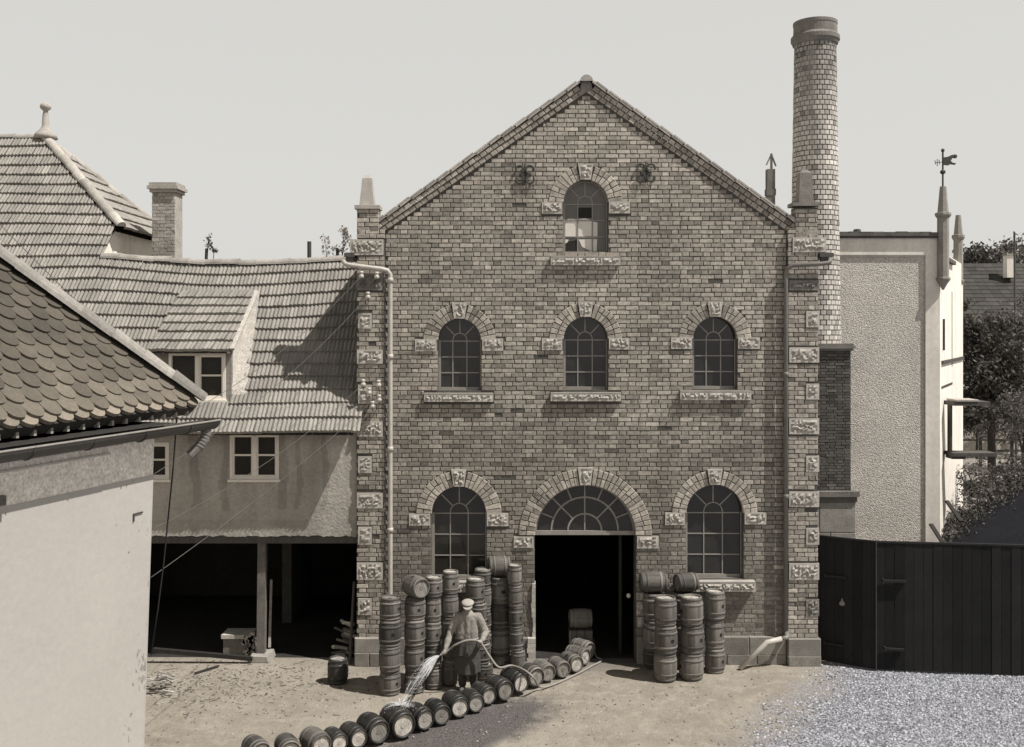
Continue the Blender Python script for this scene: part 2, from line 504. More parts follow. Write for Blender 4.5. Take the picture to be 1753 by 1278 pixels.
while z < ZPK:
    z1 = z + ROW; zm = (z + z1) / 2
    if z1 < fz(398): a, b = PXL, PXR
    else:
        h = (ZPK - z1) / SLOPE
        if h < .05: break
        a, b = max(PXL, XC - h), min(PXR, XC + h)
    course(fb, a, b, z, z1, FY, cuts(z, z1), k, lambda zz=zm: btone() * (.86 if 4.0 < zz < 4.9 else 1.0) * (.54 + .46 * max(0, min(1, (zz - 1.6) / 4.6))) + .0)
    z = z1; k += 1
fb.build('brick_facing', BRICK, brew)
# piers
pbs_ = (MB(), MB())
QUO = []   # (x0,x1,z0,z1,weathered)
def q(px0, px1, py0, py1, w=0): QUO.append((fx(px0), fx(px1), fz(py1), fz(py0), w))
for (t, bt) in ((468, 497), (598, 622), (720, 746), (842, 868), (961, 990)): q(612, 656, t, bt, 1 if t < 500 else 0)
for (t, bt) in ((536, 562), (658, 690), (780, 808), (900, 930), (1022, 1050)): q(614, 637, t, bt, 0)
for (t, bt) in ((480, 497), (594, 620), (715, 742), (840, 866), (962, 990)): q(1348, 1399, t, bt, 1 if t < 500 else 0)
for (t, bt) in ((532, 560), (656, 683), (779, 806), (902, 930), (1024, 1052)): q(1377, 1399, t, bt, 1 if t > 1000 else 0)
q(600, 657, 410, 437); q(1354, 1411, 407, 432)
for pb, (xa, xb) in zip(pbs_, ((XL, PXL), (PXR, XR))):
    z = zb0; k = 0
    while z < fz(392):
        z1 = min(z + ROW, fz(392)); zm = (z + z1) / 2
        cs = [(a - .004, b + .004) for (a, b, c, d, w) in QUO if c - .02 < zm < d + .02 and a < xb and b > xa]
        course(pb, xa, xb, z, z1, FY - PIER, sorted(cs), k, yb=FY + .02)
        z += ROW; k += 1
# brick pedestals above the piers
for pb, (pa, pbx) in zip(pbs_, ((611, 649), (1359, 1397))):
    z = fz(404); k = 0
    while z < fz(358) - .02:
        course(pb, fx(pa), fx(pbx), z, min(z + ROW, fz(357)), FY - PIER, [], k, yb=FY + .25); z += ROW; k += 1
for pb in pbs_: pb.build('corner_pier', BRICK, brew)

# mortar core with the openings cut out
def outline(w, seg=20):
    pts = [(w.cx + w.h, w.zb), (w.cx + w.h, w.zs)]
    pts += [(w.cx + w.h * math.cos(PI * i / seg), w.zs + w.h * math.sin(PI * i / seg)) for i in range(1, seg)]
    pts += [(w.cx - w.h, w.zs), (w.cx - w.h, w.zb)]
    return pts
core = MB()
zk = fz(398)
outer = [(PXL - .01, 0), (PXR + .01, 0), (PXR + .01, under(PXR)), (XC, ZPK), (PXL - .01, under(PXL))]
# the doorway is a notch: treat as a hole that starts just above the ground
holes = []
for w in WINS:
    o = outline(w)
    if w.kind == 'door': o = [(x, max(z, .003)) for x, z in o]
    holes.append(o)
polys = [[Vector((x, z, 0)) for x, z in outer]] + [[Vector((x, z, 0)) for x, z in h] for h in holes]
tri = tessellate_polygon(polys)
flat = [p for pl in polys for p in pl]
for yy in (FY + .011, FY + .38):
    core.faces([(p.x, yy, p.y) for p in flat], [tuple(t) for t in tri], 1.0)
for h in holes:
    for i in range(len(h)):
        (x0, z0), (x1, z1) = h[i], h[(i + 1) % len(h)]
        core.face([(x0, FY + .011, z0), (x1, FY + .011, z1), (x1, FY + .38, z1), (x0, FY + .38, z0)], 1.3)
for i in range(5):
    (x0, z0), (x1, z1) = outer[i], outer[(i + 1) % 5]
    core.face([(x0, FY + .011, z0), (x1, FY + .011, z1), (x1, FY + .38, z1), (x0, FY + .38, z0)], 1.0)
core.box(XL + .012, PXL - .006, FY - PIER + .012, FY + .5, 0, fz(410))
core.box(PXR + .006, XR - .012, FY - PIER + .012, FY + .5, 0, fz(410))
for (pa, pbx) in ((611, 649), (1359, 1397)):
    core.box(fx(pa) + .012, fx(pbx) - .012, FY - PIER + .012, FY + .28, fz(409), fz(356))
for i in range(5):
    (x0, z0), (x1, z1) = outer[i], outer[(i + 1) % 5]
lm = core
for j in range(26):
    z0, z1 = .02 + j * .1, .12 + j * .1
    for (a, b) in free(PXL, PXR, [(p - .02, q_ + .02) for p, q_ in sorted([(w.cx - w.h, w.cx + w.h) for w in WINS if w.zb < z1 and w.zs > z0])]):
        lm.box(a, b, FY + .0085, FY + .0105, z0, z1 - .0005, (2.9 - .06 * j) * rng.uniform(.8, 1.1))
core.build('mortar_wall', MORTAR, brew)
# side and back walls, inside floor kept dark
sw = MB()
BK = FY + 13
sw.box(XL + .013, XL + .40, FY + .50, BK, 0, fz(409) - .3)
sw.box(XR - .40, XR - .013, FY + .50, BK, 0, fz(409) - .3)
sw.box(XL + .4, XR - .4, BK - .4, BK, 0, fz(409) - .3)
sw.build('side_wall', DARKBRICK, brew)
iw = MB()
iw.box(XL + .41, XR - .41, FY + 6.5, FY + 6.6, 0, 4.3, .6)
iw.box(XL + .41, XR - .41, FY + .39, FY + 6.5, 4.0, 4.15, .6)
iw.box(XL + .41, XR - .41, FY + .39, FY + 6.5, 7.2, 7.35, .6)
iw.build('interior_wall', DARKINTERIOR, brew)

# voussoir arches
def arch(w, name):
    n = max(15, int(PI * (w.h + w.ro) / 2 / .098)); n += 1 - n % 2
    halves = (MB(), MB())
    for i in range(n):
        mb = halves[0 if i < n // 2 else 1]
        a0, a1 = PI * i / n, PI * (i + 1) / n
        am = (a0 + a1) / 2
        if abs(am - PI / 2) * w.ro < .145: continue
        gap = .5 * JT / w.ro
        sp = w.h + (w.ro - w.h) * rng.choice((.45, .55, 0, .5, .5))
        segs = [(w.h - .004, w.ro)] if sp <= w.h + .01 else [(w.h - .004, sp - .007), (sp + .007, w.ro)]
        for (r0, r1) in segs:
            pts = [(w.cx + r * math.cos(a), w.zs + r * math.sin(a)) for r, a in ((r0, a0 + gap), (r1, a0 + gap), (r1, a1 - gap), (r0, a1 - gap))]
            mb.stone(pts, FY - .022 + rng.uniform(-.004, .004), FY + .10, .008, btone() * 1.08, jit=.003)
    for mb in halves: mb.build(name, BRICK, brew)
for w in WINS: arch(w, 'brick_arch')

def rustic(x0, x1, z0, z1, yf, yb, margin=.035, dep=.026, cell=.035, wear=0.0, tone=1.0, taper=0.0):
    """rock-faced stone: a flat drafted margin round a broken, knobbly field"""
    mb = MB(); W = x1 - x0; H = z1 - z0
    nx = max(3, int((W - 2 * margin) / cell)); nz = max(3, int((H - 2 * margin) / cell))
    xs = [0] + [margin + (W - 2 * margin) * i / nx for i in range(nx + 1)] + [W]
    zs = [0] + [margin + (H - 2 * margin) * j / nz for j in range(nz + 1)] + [H]
    V = {}
    for i, x in enumerate(xs):
        for j, zz in enumerate(zs):
            edge = i <= 1 or j <= 1 or i >= len(xs) - 2 or j >= len(zs) - 2
            y = yf
            xx, z2 = x, zz
            if not edge:
                y = yf + rng.choice((-1.0, -.75, -.4, .25, .7)) * dep
                xx += rng.uniform(-.3, .3) * cell; z2 += rng.uniform(-.3, .3) * cell
            elif wear: y += rng.uniform(0, wear)
            tp = taper * (1 - zz / H)
            V[i, j] = len(mb.v); mb.v.append((x0 + xx + (W / 2 - xx) * tp, y, z0 + z2))
    for i in range(len(xs) - 1):
        for j in range(len(zs) - 1):
            e = i == 0 or j == 0 or i == len(xs) - 2 or j == len(zs) - 2
            mb.f.append((V[i, j], V[i + 1, j], V[i + 1, j + 1], V[i, j + 1])); mb.t.append(tone * (1.12 if e else rng.uniform(.78, 1.1)))
    n1, n2 = len(xs) - 1, len(zs) - 1
    def side(keys):
        for a, b in zip(keys[:-1], keys[1:]):
            A, B = mb.v[V[a]], mb.v[V[b]]
            mb.face([A, B, (B[0], yb, B[2]), (A[0], yb, A[2])], tone)
    side([(i, 0) for i in range(n1 + 1)]); side([(i, n2) for i in range(n1 + 1)])
    side([(0, j) for j in range(n2 + 1)]); side([(n1, j) for j in range(n2 + 1)])
    return mb
for (a, b, c, d, w) in QUO:
    rustic(a, b, c, d, FY - PIER - .018, FY + .02, tone=.85 if w else 1.0, wear=.012 if w else 0).build('quoin_stone', STONEDARK if w else STONE, brew)
for (a, b, c, d) in IMP:
    rustic(fx(a), fx(b), fz(d), fz(c), FY - .025, FY + .1, margin=.028).build('impost_stone', STONE, brew)
for w in WINS:
    t = w.zs + w.ro + .03
    rustic(w.cx - .155, w.cx + .155, w.zs + w.h - .0, t, FY - .05, FY + .1, margin=.03, taper=.30).build('keystone', STONE, brew)

# windows
def ringbar(mb, cx, zs, r, y, wd, dp, a0=0, a1=PI, n=18, tone=1.0):
    for i in range(n):
        A, B = a0 + (a1 - a0) * i / n, a0 + (a1 - a0) * (i + 1) / n
        ri, ro_ = r - wd / 2, r + wd / 2
        c = [(cx + ri * math.cos(A), zs + ri * math.sin(A)), (cx + ro_ * math.cos(A), zs + ro_ * math.sin(A)), (cx + ro_ * math.cos(B), zs + ro_ * math.sin(B)), (cx + ri * math.cos(B), zs + ri * math.sin(B))]
        vs = [(x, y, z) for x, z in c] + [(x, y + dp, z) for x, z in c]
        mb.faces(vs, [(0, 3, 2, 1), (4, 5, 6, 7), (0, 1, 5, 4), (1, 2, 6, 5), (2, 3, 7, 6), (3, 0, 4, 7)], tone)
def vbar(mb, x, z0, z1, y, wd, dp): mb.box(x - wd / 2, x + wd / 2, y, y + dp, z0, z1)
def hbar(mb, x0, x1, z, y, wd, dp): mb.box(x0, x1, y, y + dp, z - wd / 2, z + wd / 2)
def glass_pane(w, y, m, parent, z0=None):
    mb = MB(); o = outline(w)
    if z0 is not None: o = [(x, max(z, z0)) for x, z in o]
    pts = [(x, z) for x, z in o]
    c = len(pts)
    mb.faces([(x, y, z) for x, z in pts] + [(x, y + .006, z) for x, z in pts], [tuple(range(c)), tuple(reversed(range(c, 2 * c)))], 1)
    return mb.build('pane', m, parent)
for w, sill in zip(WINS, SILLS + [None]):
    fr = MB(); y = FY + .17; m = .021
    FR = FRAME
    if w.kind != 'door':
        vbar(fr, w.cx - w.h + .028, w.zb, w.zs, y - .02, .05, .06); vbar(fr, w.cx + w.h - .014, w.zb, w.zs, y - .01, .022, .05)
        hbar(fr, w.cx - w.h + .055, w.cx + w.h - .04, w.zb + .03, y - .022, .06, .06)
        if w.kind == 'gable': ringbar(fr, w.cx, w.zs, w.h - .018, y - .018, .03, .058)
        t = w.h / 3.05
        zt = w.zs - .02
        zrow = [zt - (zt - w.zb - .03) * k / 3 for k in range(3)]
        for sx in (-1, 1): vbar(fr, w.cx + sx * t, w.zb + .06, zt, y, m, .03)
        for zz in zrow:
            hbar(fr, w.cx - w.h + .055, w.cx - t - m / 2, zz, y + .003, m, .026)
            hbar(fr, w.cx - t + m / 2, w.cx + t - m / 2, zz, y + .003, m, .026)
            hbar(fr, w.cx + t + m / 2, w.cx + w.h - .04, zz, y + .003, m, .026)
        zc = w.zs + .0
        vbar(fr, w.cx - t, zt, zc, y + .001, m, .029); vbar(fr, w.cx + t, zt, zc, y + .001, m, .029)
        ringbar(fr, w.cx, zc, t, y + .002, m, .028, n=12)
        for a in (45, 90, 135):
            ca, sa = math.cos(R(a)), math.sin(R(a))
            fr.bar((w.cx + ca * (t + .015), y + .015, zc + sa * (t + .015)), (w.cx + ca * (w.h - .036), y + .015, zc + sa * (w.h - .036)), .024, .018, up=Vector((0, 1, 0)))
    else:
        y = FY + .16
        zt = fz(914)
        hbar(fr, w.cx - w.h, w.cx + w.h, zt, y - .03, .085, .10)
        ringbar(fr, w.cx, w.zs, w.h - .02, y - .02, .04, .06, n=28)
        z0 = zt + .043
        ringbar(fr, w.cx, z0, w.h * .335, y, .034, .03, n=16); ringbar(fr, w.cx, z0, w.h * .665, y + .001, .034, .028, n=24)
        vbar(fr, w.cx, z0, w.zs + w.h - .04, y + .003, .028, .024)
        for a in (45, 135):
            ca, sa = math.cos(R(a)), math.sin(R(a))
            fr.bar((w.cx + ca * (w.h * .335 + .018), y + .015, z0 + sa * (w.h * .335 + .018)), (w.cx + ca * (w.h - .06), y + .015, z0 + sa * (w.h - .06)), .030, .022, up=Vector((0, 1, 0)))
        for a in (22, 67, 113, 158):
            ca, sa = math.cos(R(a)), math.sin(R(a))
            fr.bar((w.cx + ca * (w.h * .665 + .018), y + .015, z0 + sa * (w.h * .665 + .018)), (w.cx + ca * (w.h - .06), y + .015, z0 + sa * (w.h - .06)), .028, .022, up=Vector((0, 1, 0)))
    wo = fr.build('fanlight' if w.kind == 'door' else 'window', DARKFRAME if w.kind in ('door',) else FR, brew)
    gm = GREYGLASS if w.kind == 'gable' else GLASS
    if w.kind == 'door':
        mb = MB(); o = [(x, max(z, fz(914))) for x, z in outline(w)][1:-1]; c = len(o)
        mb.faces([(x, FY + .18, z) for x, z in o] + [(x, FY + .186, z) for x, z in o], [tuple(range(c)), tuple(reversed(range(c, 2 * c)))], 1); mb.build('pane', GLASS, wo)
    else: glass_pane(w, FY + .187, gm, wo)
    if sill:
        a, b, c, d = sill
        top = .16 if w.kind == 'low' else .05
        sm = rustic(fx(a), fx(b), fz(d), fz(c) - .02, FY - (.17 if w.kind == 'low' else .085), FY + .12, margin=.03, dep=.025, cell=.03)
        sm.box(fx(a) + .002, fx(b) - .002, FY - (.175 if w.kind == 'low' else .09), FY + .11, fz(c) - .022, fz(c) + .0, .9)
        sm.build('sill', STONE, wo)
    if w.kind == 'gable':
        # white boards set behind some panes, one pane open
        bd = MB(); yb_ = FY + .1845
        def bp_(pts): bd.face([(fx(x), yb_, fz(yy)) for x, yy in pts])
        bp_([(990.5, 373), (1002, 371.5), (1014, 375), (1014, 405), (990.5, 405)]); bp_([(1016, 377), (1023.5, 379), (1023.5, 405), (1016, 405)])
        bp_([(966, 375), (975, 372), (988, 373), (988, 404), (966, 404)]); bp_([(990.5, 407.5), (1014, 407.5), (1014, 431), (1010, 427), (997, 421), (993, 412)])
        bp_([(1016, 407.5), (1023, 407.5), (1022, 431), (1016, 431)]); bp_([(966, 408), (974, 408), (972, 413), (966, 416)])
        bd.build('white_board', PAPER, wo)
        bd = MB(); bd.face([(fx(x), yb_ + .001, fz(yy)) for x, yy in ((990.5, 353), (1014, 353), (1014, 371), (990.5, 371))]); bd.build('broken_pane', DARKINTERIOR, wo); bd = MB()
        bd.face([(fx(x), yb_, fz(yy)) for x, yy in ((966, 418), (974, 411), (988, 409), (988, 431), (966, 431))])
        bd.build('broken_pane', DARKINTERIOR, wo)

# plinth
def blocks(x0, x1, z0, z1, yf, L, tone=1.0):
    n = max(1, round((x1 - x0) / L)); 
    for i in range(n):
        a = x0 + (x1 - x0) * i / n; b = x0 + (x1 - x0) * (i + 1) / n
        pl.stone([(a + .004, z0), (b - .004, z0), (b - .004, z1), (a + .004, z1)], yf + rng.uniform(-.006, .006), FY + .3, .014, tone * rng.uniform(.85, 1.12), jit=.004)
DL, DR = WINS[6].cx - WINS[6].h, WINS[6].cx + WINS[6].h
pl = MB(); blocks(XL - .03, PXL + .02, .27, fz(1088), FY - .2, .8, 1.25); blocks(XL - .03, PXL + .02, 0, .27, FY - .21, .4)
pl.build('plinth', PLINTH, brew); pl = MB(); blocks(PXL + .02, DL - .01, .2, fz(1090), FY - .09, .7); blocks(PXL + .02, DL - .01, 0, .2, FY - .1, .5)
pl.build('plinth', PLINTH, brew); pl = MB(); blocks(DR + .01, PXR - .02, .2, fz(1088), FY - .09, .8); blocks(DR + .01, PXR - .02, 0, .2, FY - .1, .6)
pl.build('plinth', PLINTH, brew); pl = MB(); blocks(PXR - .02, XR + .03, .2, fz(1089), FY - .2, .7); blocks(PXR - .02, XR + .03, 0, .2, FY - .21, .5)
pl.build('plinth', PLINTH, brew)
# worn pale plaster up the left door jamb, broken stones on the right one
jb = MB()
for i in range(16):
    z = .05 + i * .1
    jb.box(DL - .03 - rng.uniform(0, .05) - (.10 if i < 5 else 0), DL + .015, FY - .10 - (.03 if i < 5 else -.06), FY + .2, z, z + .095, rng.uniform(.9, 1.3))
jb.build('worn_jamb_plaster', STONE, brew)
for (a, b, c, d) in ((1089, 1105, 1014, 1026), (1089, 1106, 1029, 1052), (1090, 1107, 1055, 1072)):
    rustic(fx(a), fx(b), fz(d), fz(c), FY - .06, FY + .1, margin=.015, dep=.05, cell=.05, wear=.02).build('jamb_stone', STONE, brew)
# open door leaf seen edge-on inside the right of the doorway
dl = MB()
for i in range(6):
    yy = FY + .42 + i * .17
    dl.box(DR - .30 + i * .022, DR - .25 + i * .022, yy, yy + .165, .06, 2.6, rng.uniform(.8, 1.2))
do = dl.build('door_leaf', DARKINTERIOR, brew)
kb = MB(); kb.ellipsoid((fx(1079), FY + .36, fz(1027)), (.045, .045, .05)); kb.bar((fx(1079), FY + .36, fz(1027)), (fx(1079) - .02, FY + .5, fz(1027)), .02, .02); kb.build('door_knob', WHITEPAINT, do, smooth=True)

def halfround(mb, pts, r, seglen, n=8, tone=(.8, 1.2), up=Vector((0, 0, 1))):
    """overlapping half-round ridge tiles along a polyline of two points"""
    p, q_ = Vector(pts[0]), Vector(pts[1]); L = (q_ - p).length; d = (q_ - p).normalized()
    side = d.cross(up).normalized(); u2 = side.cross(d)
    cnt = max(1, round(L / seglen))
    for i in range(cnt):
        a = p + d * (L * i / cnt - .02); b = p + d * (L * (i + 1) / cnt + .03)
        jt = u2 * rng.uniform(-.012, .012)
        r0, r1 = r * 1.0, r * 1.14
        va = [a + jt + side * (r0 * math.cos(PI * k / n)) + u2 * (r0 * math.sin(PI * k / n)) for k in range(n + 1)]
        vb = [b + jt + side * (r1 * math.cos(PI * k / n)) + u2 * (r1 * math.sin(PI * k / n)) for k in range(n + 1)]
        N = n + 1; t = rng.uniform(*tone)
        mb.faces(va + vb, [(k, k + 1, N + k + 1, N + k) for k in range(n)] + [tuple(range(N)), tuple(range(2 * N - 1, N - 1, -1))], t)


# verge coping: two rows of bricks on edge under a row of tiles
vg = MB()
for sgn in (-1, 1):
    x_end = fx(648) if sgn < 0 else fx(1360)
    L = abs(x_end - XC) * math.hypot(1, SLOPE)
    d = Vector((sgn, 0, -SLOPE)).normalized(); nrm = Vector((sgn * SLOPE, 0, 1)).normalized()
    base = Vector((XC, 0, ZPK))
    for row, (off, hh, pr, bl) in enumerate(((.0, .10, .03, .145), (.105, .10, .05, .145))):
        t = .02 + row * .05
        while t < L - .02:
            t1 = min(t + bl, L)
            c = [base + d * (t + .006) + nrm * (off + .004), base + d * (t1 - .006) + nrm * (off + .004), base + d * (t1 - .006) + nrm * (off + hh - .004), base + d * (t + .006) + nrm * (off + hh - .004)]
            if sgn < 0: c.reverse()
            vg.stone([(p.x, p.z) for p in c], FY - pr + rng.uniform(-.006, .006), FY + .3, .008, btone() * 1.0, jit=.003)
            t = t1
vg.build('verge_bricks', BRICK, brew)
vt = MB()
for sgn in (-1, 1):
    x_end = fx(650) if sgn < 0 else fx(1360)
    L = abs(x_end - XC) * math.hypot(1, SLOPE)
    d = Vector((sgn, 0, -SLOPE)).normalized(); nrm = Vector((sgn * SLOPE, 0, 1)).normalized()
    base = Vector((XC, 0, ZPK)); t = 0.0
    while t < L - .1:
        tl = .33
        lift = rng.uniform(0, .012)
        M = Matrix((d, Vector((0, 1, 0)), nrm)).transposed().to_4x4()
        ang = Matrix.Rotation(R(2.6), 4, 'Y')
        M.translation = base + d * (t + tl / 2) + nrm * (.238 + lift) + Vector((0, FY + .165, 0))
        vt.boxm(M @ ang, tl * 1.06, .48, .045, rng.uniform(.8, 1.3))
        M2 = M.copy(); M2.translation = base + d * (t + tl * .62) + nrm * (.272 + lift) + Vector((0, FY - .01, 0))
        vt.boxm(M2 @ ang, tl * .9, .14, .032, rng.uniform(.8, 1.35))
        t += tl * .97
vt.stone([(XC - .16, ZPK - .10), (XC, ZPK + .0), (XC + .16, ZPK - .10), (XC + .10, ZPK + .22), (XC, ZPK + .27), (XC - .10, ZPK + .22)], FY - .02, FY + .36, .01, .6)
halfround(vt, ((XC, FY - .10, ZPK + .22), (XC, FY + .6, ZPK + .22)), .13, .4)
vt.build('verge_tiles', RIDGE, brew)
# roof slopes running back from the gable
rf = MB()
for sgn in (-1, 1):
    xe = XL - .12 if sgn < 0 else XR + .14
    d = Vector((sgn, 0, -SLOPE)).normalized(); nrm = Vector((sgn * SLOPE, 0, 1)).normalized()
    top = Vector((XC, 0, ZPK)) + nrm * .07; L = abs(xe - XC) * math.hypot(1, SLOPE)
    a = top; b = top + d * L
    for i in range(1):
        lo = [a, b, b + nrm * .1, a + nrm * .1 + Vector((0, 0, .03))]
        vs = [(p.x, FY + .36, p.z) for p in lo] + [(p.x, BK + .3, p.z) for p in lo]
        rf.faces(vs, [(0, 1, 2, 3), (4, 7, 6, 5), (0, 4, 5, 1), (1, 5, 6, 2), (2, 6, 7, 3), (3, 7, 4, 0)])
rfo = rf.build('roof', TILE, brew)
fl = MB()
fl.box(-.085 + fx(1318) * 1.12, .085 + fx(1318) * 1.12, 23.4, 23.57, 9.0, 6.78 + 280 * 23.5 / F - .1, .8)
fx_, fzt = (1318 - CX) * 23.5 / F, HC + 280 * 23.5 / F
fl = MB(); fl.box(fx_ - .09, fx_ + .09, 23.4, 23.58, 8.6, fzt, .8); fl.box(fx_ - .105, fx_ + .105, 23.385, 23.595, fzt - .60, fzt - .45, .7)
fl.bar((fx_ - .10, 23.45, fzt + .10), (fx_ + .02, 23.45, fzt + .36), .03, .03, 1.2); fl.bar((fx_ + .02, 23.47, fzt + .0), (fx_ + .02, 23.47, fzt + .36), .05, .03, 1.2)
fl.bar((fx_ + .02, 23.5, fzt + .36), (fx_ + .13, 23.5, fzt + .08), .04, .03, 1.0)
fl.build('flue_with_broken_hood', STONEDARK, rfo)
fl = MB(); xx, zz = (1273 - CX) * 22.4 / F, HC + 246 * 22.4 / F
fl.box(xx - .10, xx + .10, 22.3, 22.5, 8.9, zz, .7); fl.bar((xx - .12, 22.4, zz + .06), (xx + .12, 22.4, zz - .0), .22, .05, .9); fl.build('small_vent', STONEDARK, rfo)
# obelisks on the corner pedestals
for (px, w0, w1, t, bt, m) in ((628, 12.5, 8, 299, 352, STONE), (1378, 12.5, 10, 290, 347, STONEDARK)):
    ob = MB(); x = fx(px); y = FY + .07
    h0, h1 = w0 * SM, w1 * SM; z0, z1 = fz(bt), fz(t)
    def sq(h, z): return [(x - h, y - h, z), (x + h, y - h, z), (x + h, y + h, z), (x - h, y + h, z)]
    vs = sq(h0, z0) + sq(h1, z1 - .07) + sq(h1 * .45, z1)
    ob.faces(vs, [(0, 1, 5, 4), (1, 2, 6, 5), (2, 3, 7, 6), (3, 0, 4, 7), (4, 5, 9, 8), (5, 6, 10, 9), (6, 7, 11, 10), (7, 4, 8, 11), (8, 9, 10, 11)], 1.0)
    c0, c1 = ((608, 651) if px < 900 else (1354, 1400))
    ob.box(fx(c0), fx(c1), FY - PIER - .04, FY + .29, z0 - .075, z0, .95)
    ob.build('obelisk', m, brew)
# anchor plates: paired iron scrolls
for (px, py) in ((898, 299), (1105, 296)):
    an = MB(); cx, cz = fx(px), fz(py); y = FY - .03
    for sx in (-1, 1):
        for sz in (-1, 1):
            pts = []
            for i in range(15):
                a = R(-120 + 300 * i / 14); r = .088 - .010 * i / 14
                pts.append((cx + sx * (.105 + r * math.cos(PI - a - .5) * 1.0), y - .012, cz + sz * (.10 + r * math.sin(PI - a - .5))))
            an.tube([(cx + sx * .012, y, cz)] + pts, .019, 6)
    an.tube([(cx, y, cz - .21), (cx, y, cz + .23)], .014, 6)
    an.build('wall_anchor', IRON, brew)
# rain pipes
def pipe(pts, r, name, m, joints=()):
    mb = MB(); mb.tube(pts, r, 10)
    for j in joints: mb.tube([Vector(j) + Vector((0, 0, -.05)), Vector(j) + Vector((0, 0, .05))], r * 1.28, 10)
    return mb.build(name, m, brew, smooth=True)
yp = FY - .19
yq = FY - .13
pipe([(fx(588), FY - .1, fz(447)), (fx(594), yp, fz(453)), (fx(604), yp, fz(455)), (fx(654), yp, fz(461)), (fx(664), yq, fz(463)), (fx(669), yq, fz(470)), (fx(669), yq, fz(485)), (fx(669), yq, .55), (fx(669), yq - .02, .05)], .048, 'downpipe', ZINC, ((fx(669), yq, fz(767)), (fx(669), yq, fz(610)), (fx(669), yq, fz(905)), (fx(669), yq, fz(480))))
pipe([(fx(1418), yp + .05, fz(443)), (fx(1414), yp, fz(450)), (fx(1404), yp, fz(452)), (fx(1352), yp, fz(455)), (fx(1344), yq, fz(460)), (fx(1342), yq, fz(470)), (fx(1342), yq, fz(1078))], .045, 'downpipe', ZINCDARK, ((fx(1342), yq, fz(848)), (fx(1342), yq, fz(640))))
mb = MB(); mb.tube([(fx(1343), yq, fz(1079)), (fx(1341), yq - .12, fz(1085)), (fx(1330), yq - .16, fz(1086))], .05, 10, .45)
mb.tube([(fx(1331), yq - .16, fz(1086)), (fx(1305), yq - .2, fz(1091)), (fx(1303), yq - .21, fz(1093)), (fx(1258), yq - .30, .03)], [.052, .052, .052, .05], 10, 1.1)
mb.build('downpipe_foot', ZINC, brew, smooth=True)
for sgn, x0, x1 in ((-1, 590, 608), (1, 1400, 1424)):
    mb = MB(); mb.box(fx(x0), fx(x1), FY - .12, FY - .02, fz(440), fz(433), .5); mb.box(fx(x0) + .03, fx(x1) - .03, FY - .1, FY - .03, fz(449), fz(440), .4)
    xx = XL - .13 if sgn < 0 else XR + .17
    mb.box(xx - .09, xx + .09, FY - .02, BK, fz(441), fz(432), .5)
    mb.build('gutter', ZINCDARK, brew)
# porcelain insulators on the left pier
for (px, py) in ((621, 472), (647, 473), (632, 507), (624, 655), (650, 656), (634, 669), (651, 681), (640, 692)):
    mb = MB(); x, zz = fx(px), fz(py); y = FY - PIER - .14
    M = Matrix.Translation((x, y, zz))
    mb.lathe([(.012, .085), (.04, .08), (.045, .05), (.03, .035), (.03, .02), (.055, -.005), (.05, -.06), (.02, -.06)], 12, M)
    mb.tube([(x, y, zz - .05), (x, y + .01, zz - .1), (x, FY - PIER + .01, zz - .11)], .011, 6, .25)
    mb.build('insulator', PORCELAIN, brew, smooth=True)

# ------------------------------------------------------------------ tall round chimney
CHX, CHY = 6.97, 23.5
ch = thing('factory_chimney', (CHX, CHY, 0), 'tall round chimney of pale bricks on a dark square base beside the brewery gable', 'chimney')
sb = MB(); zt0, zt1 = HC - 20 * CHY / F, HC + 494 * CHY / F
def crad(z): return .575 - (.575 - .468) * (z - zt0) / (zt1 - zt0)
z = zt0; k = 0; RH = .113
while z < zt1 - .03:
    nb = 27; r = crad(z)
    grime = max(0, min(1, (z - zt1 + 2.2) / 2.2))
    for i in range(nb):
        a0 = 2 * PI * (i + .5 * (k % 2) + rng.uniform(-.03, .03)) / nb; a1 = a0 + 2 * PI / nb - .011 / r * 1.7
        zz0, zz1 = z + .009, z + RH - .009; rr = r + rng.uniform(-.003, .003)
        V = []
        for a in (a0, (a0 + a1) / 2, a1):
            for (rd, zz) in ((rr - .02, zz0), (rr - .002, zz0 + .002), (rr - .002, zz1 - .002), (rr - .02, zz1)):
                V.append((CHX + rd * math.cos(a), CHY + rd * math.sin(a), zz))
        t = max(.35, rng.gauss(1, .16)) * (1 - .55 * grime)
        if rng.random() < .06: t *= .6
        sb.faces(V, [(0, 1, 5, 4), (1, 2, 6, 5), (2, 3, 7, 6), (4, 5, 9, 8), (5, 6, 10, 9), (6, 7, 11, 10), (0, 3, 2, 1), (8, 9, 10, 11)], t)
    z += RH; k += 1
so = sb.build('shaft', GLAZED, ch)
mb = MB(); mb.lathe([(crad(zt0) - .012, zt0), (crad(zt1) - .012, zt1)], 54, Matrix.Translation((CHX, CHY, 0)), .8); mb.build('mortar_core', MORTAR, so, smooth=True)
mb = MB(); zc = zt1
cp = [(crad(zc) - .01, zc - .03), (.50, zc - .02), (.525, zc + .05), (.545, zc + .07), (.545, zc + .16), (.52, zc + .19), (.49, zc + .22), (.485, zc + .42), (.495, zc + .43), (.495, zc + .50), (.40, zc + .50), (.36, zc + .2)]
mb.lathe(cp, 40, Matrix.Translation((CHX, CHY, 0)), .85); mb.build('crown', STONEDARK, ch)
BFY = 22.85; bx0, bx1 = 6.30, (1457 - CX) * BFY / F
def bz(py): return HC - (py - HY) * BFY / F
mb = MB(); zz = bz(858)
mb2 = MB(); mb2.box(bx0 + .012, bx1 - .012, BFY + .012, BFY + 1.28, zz, bz(592), .55); 
kk = 0
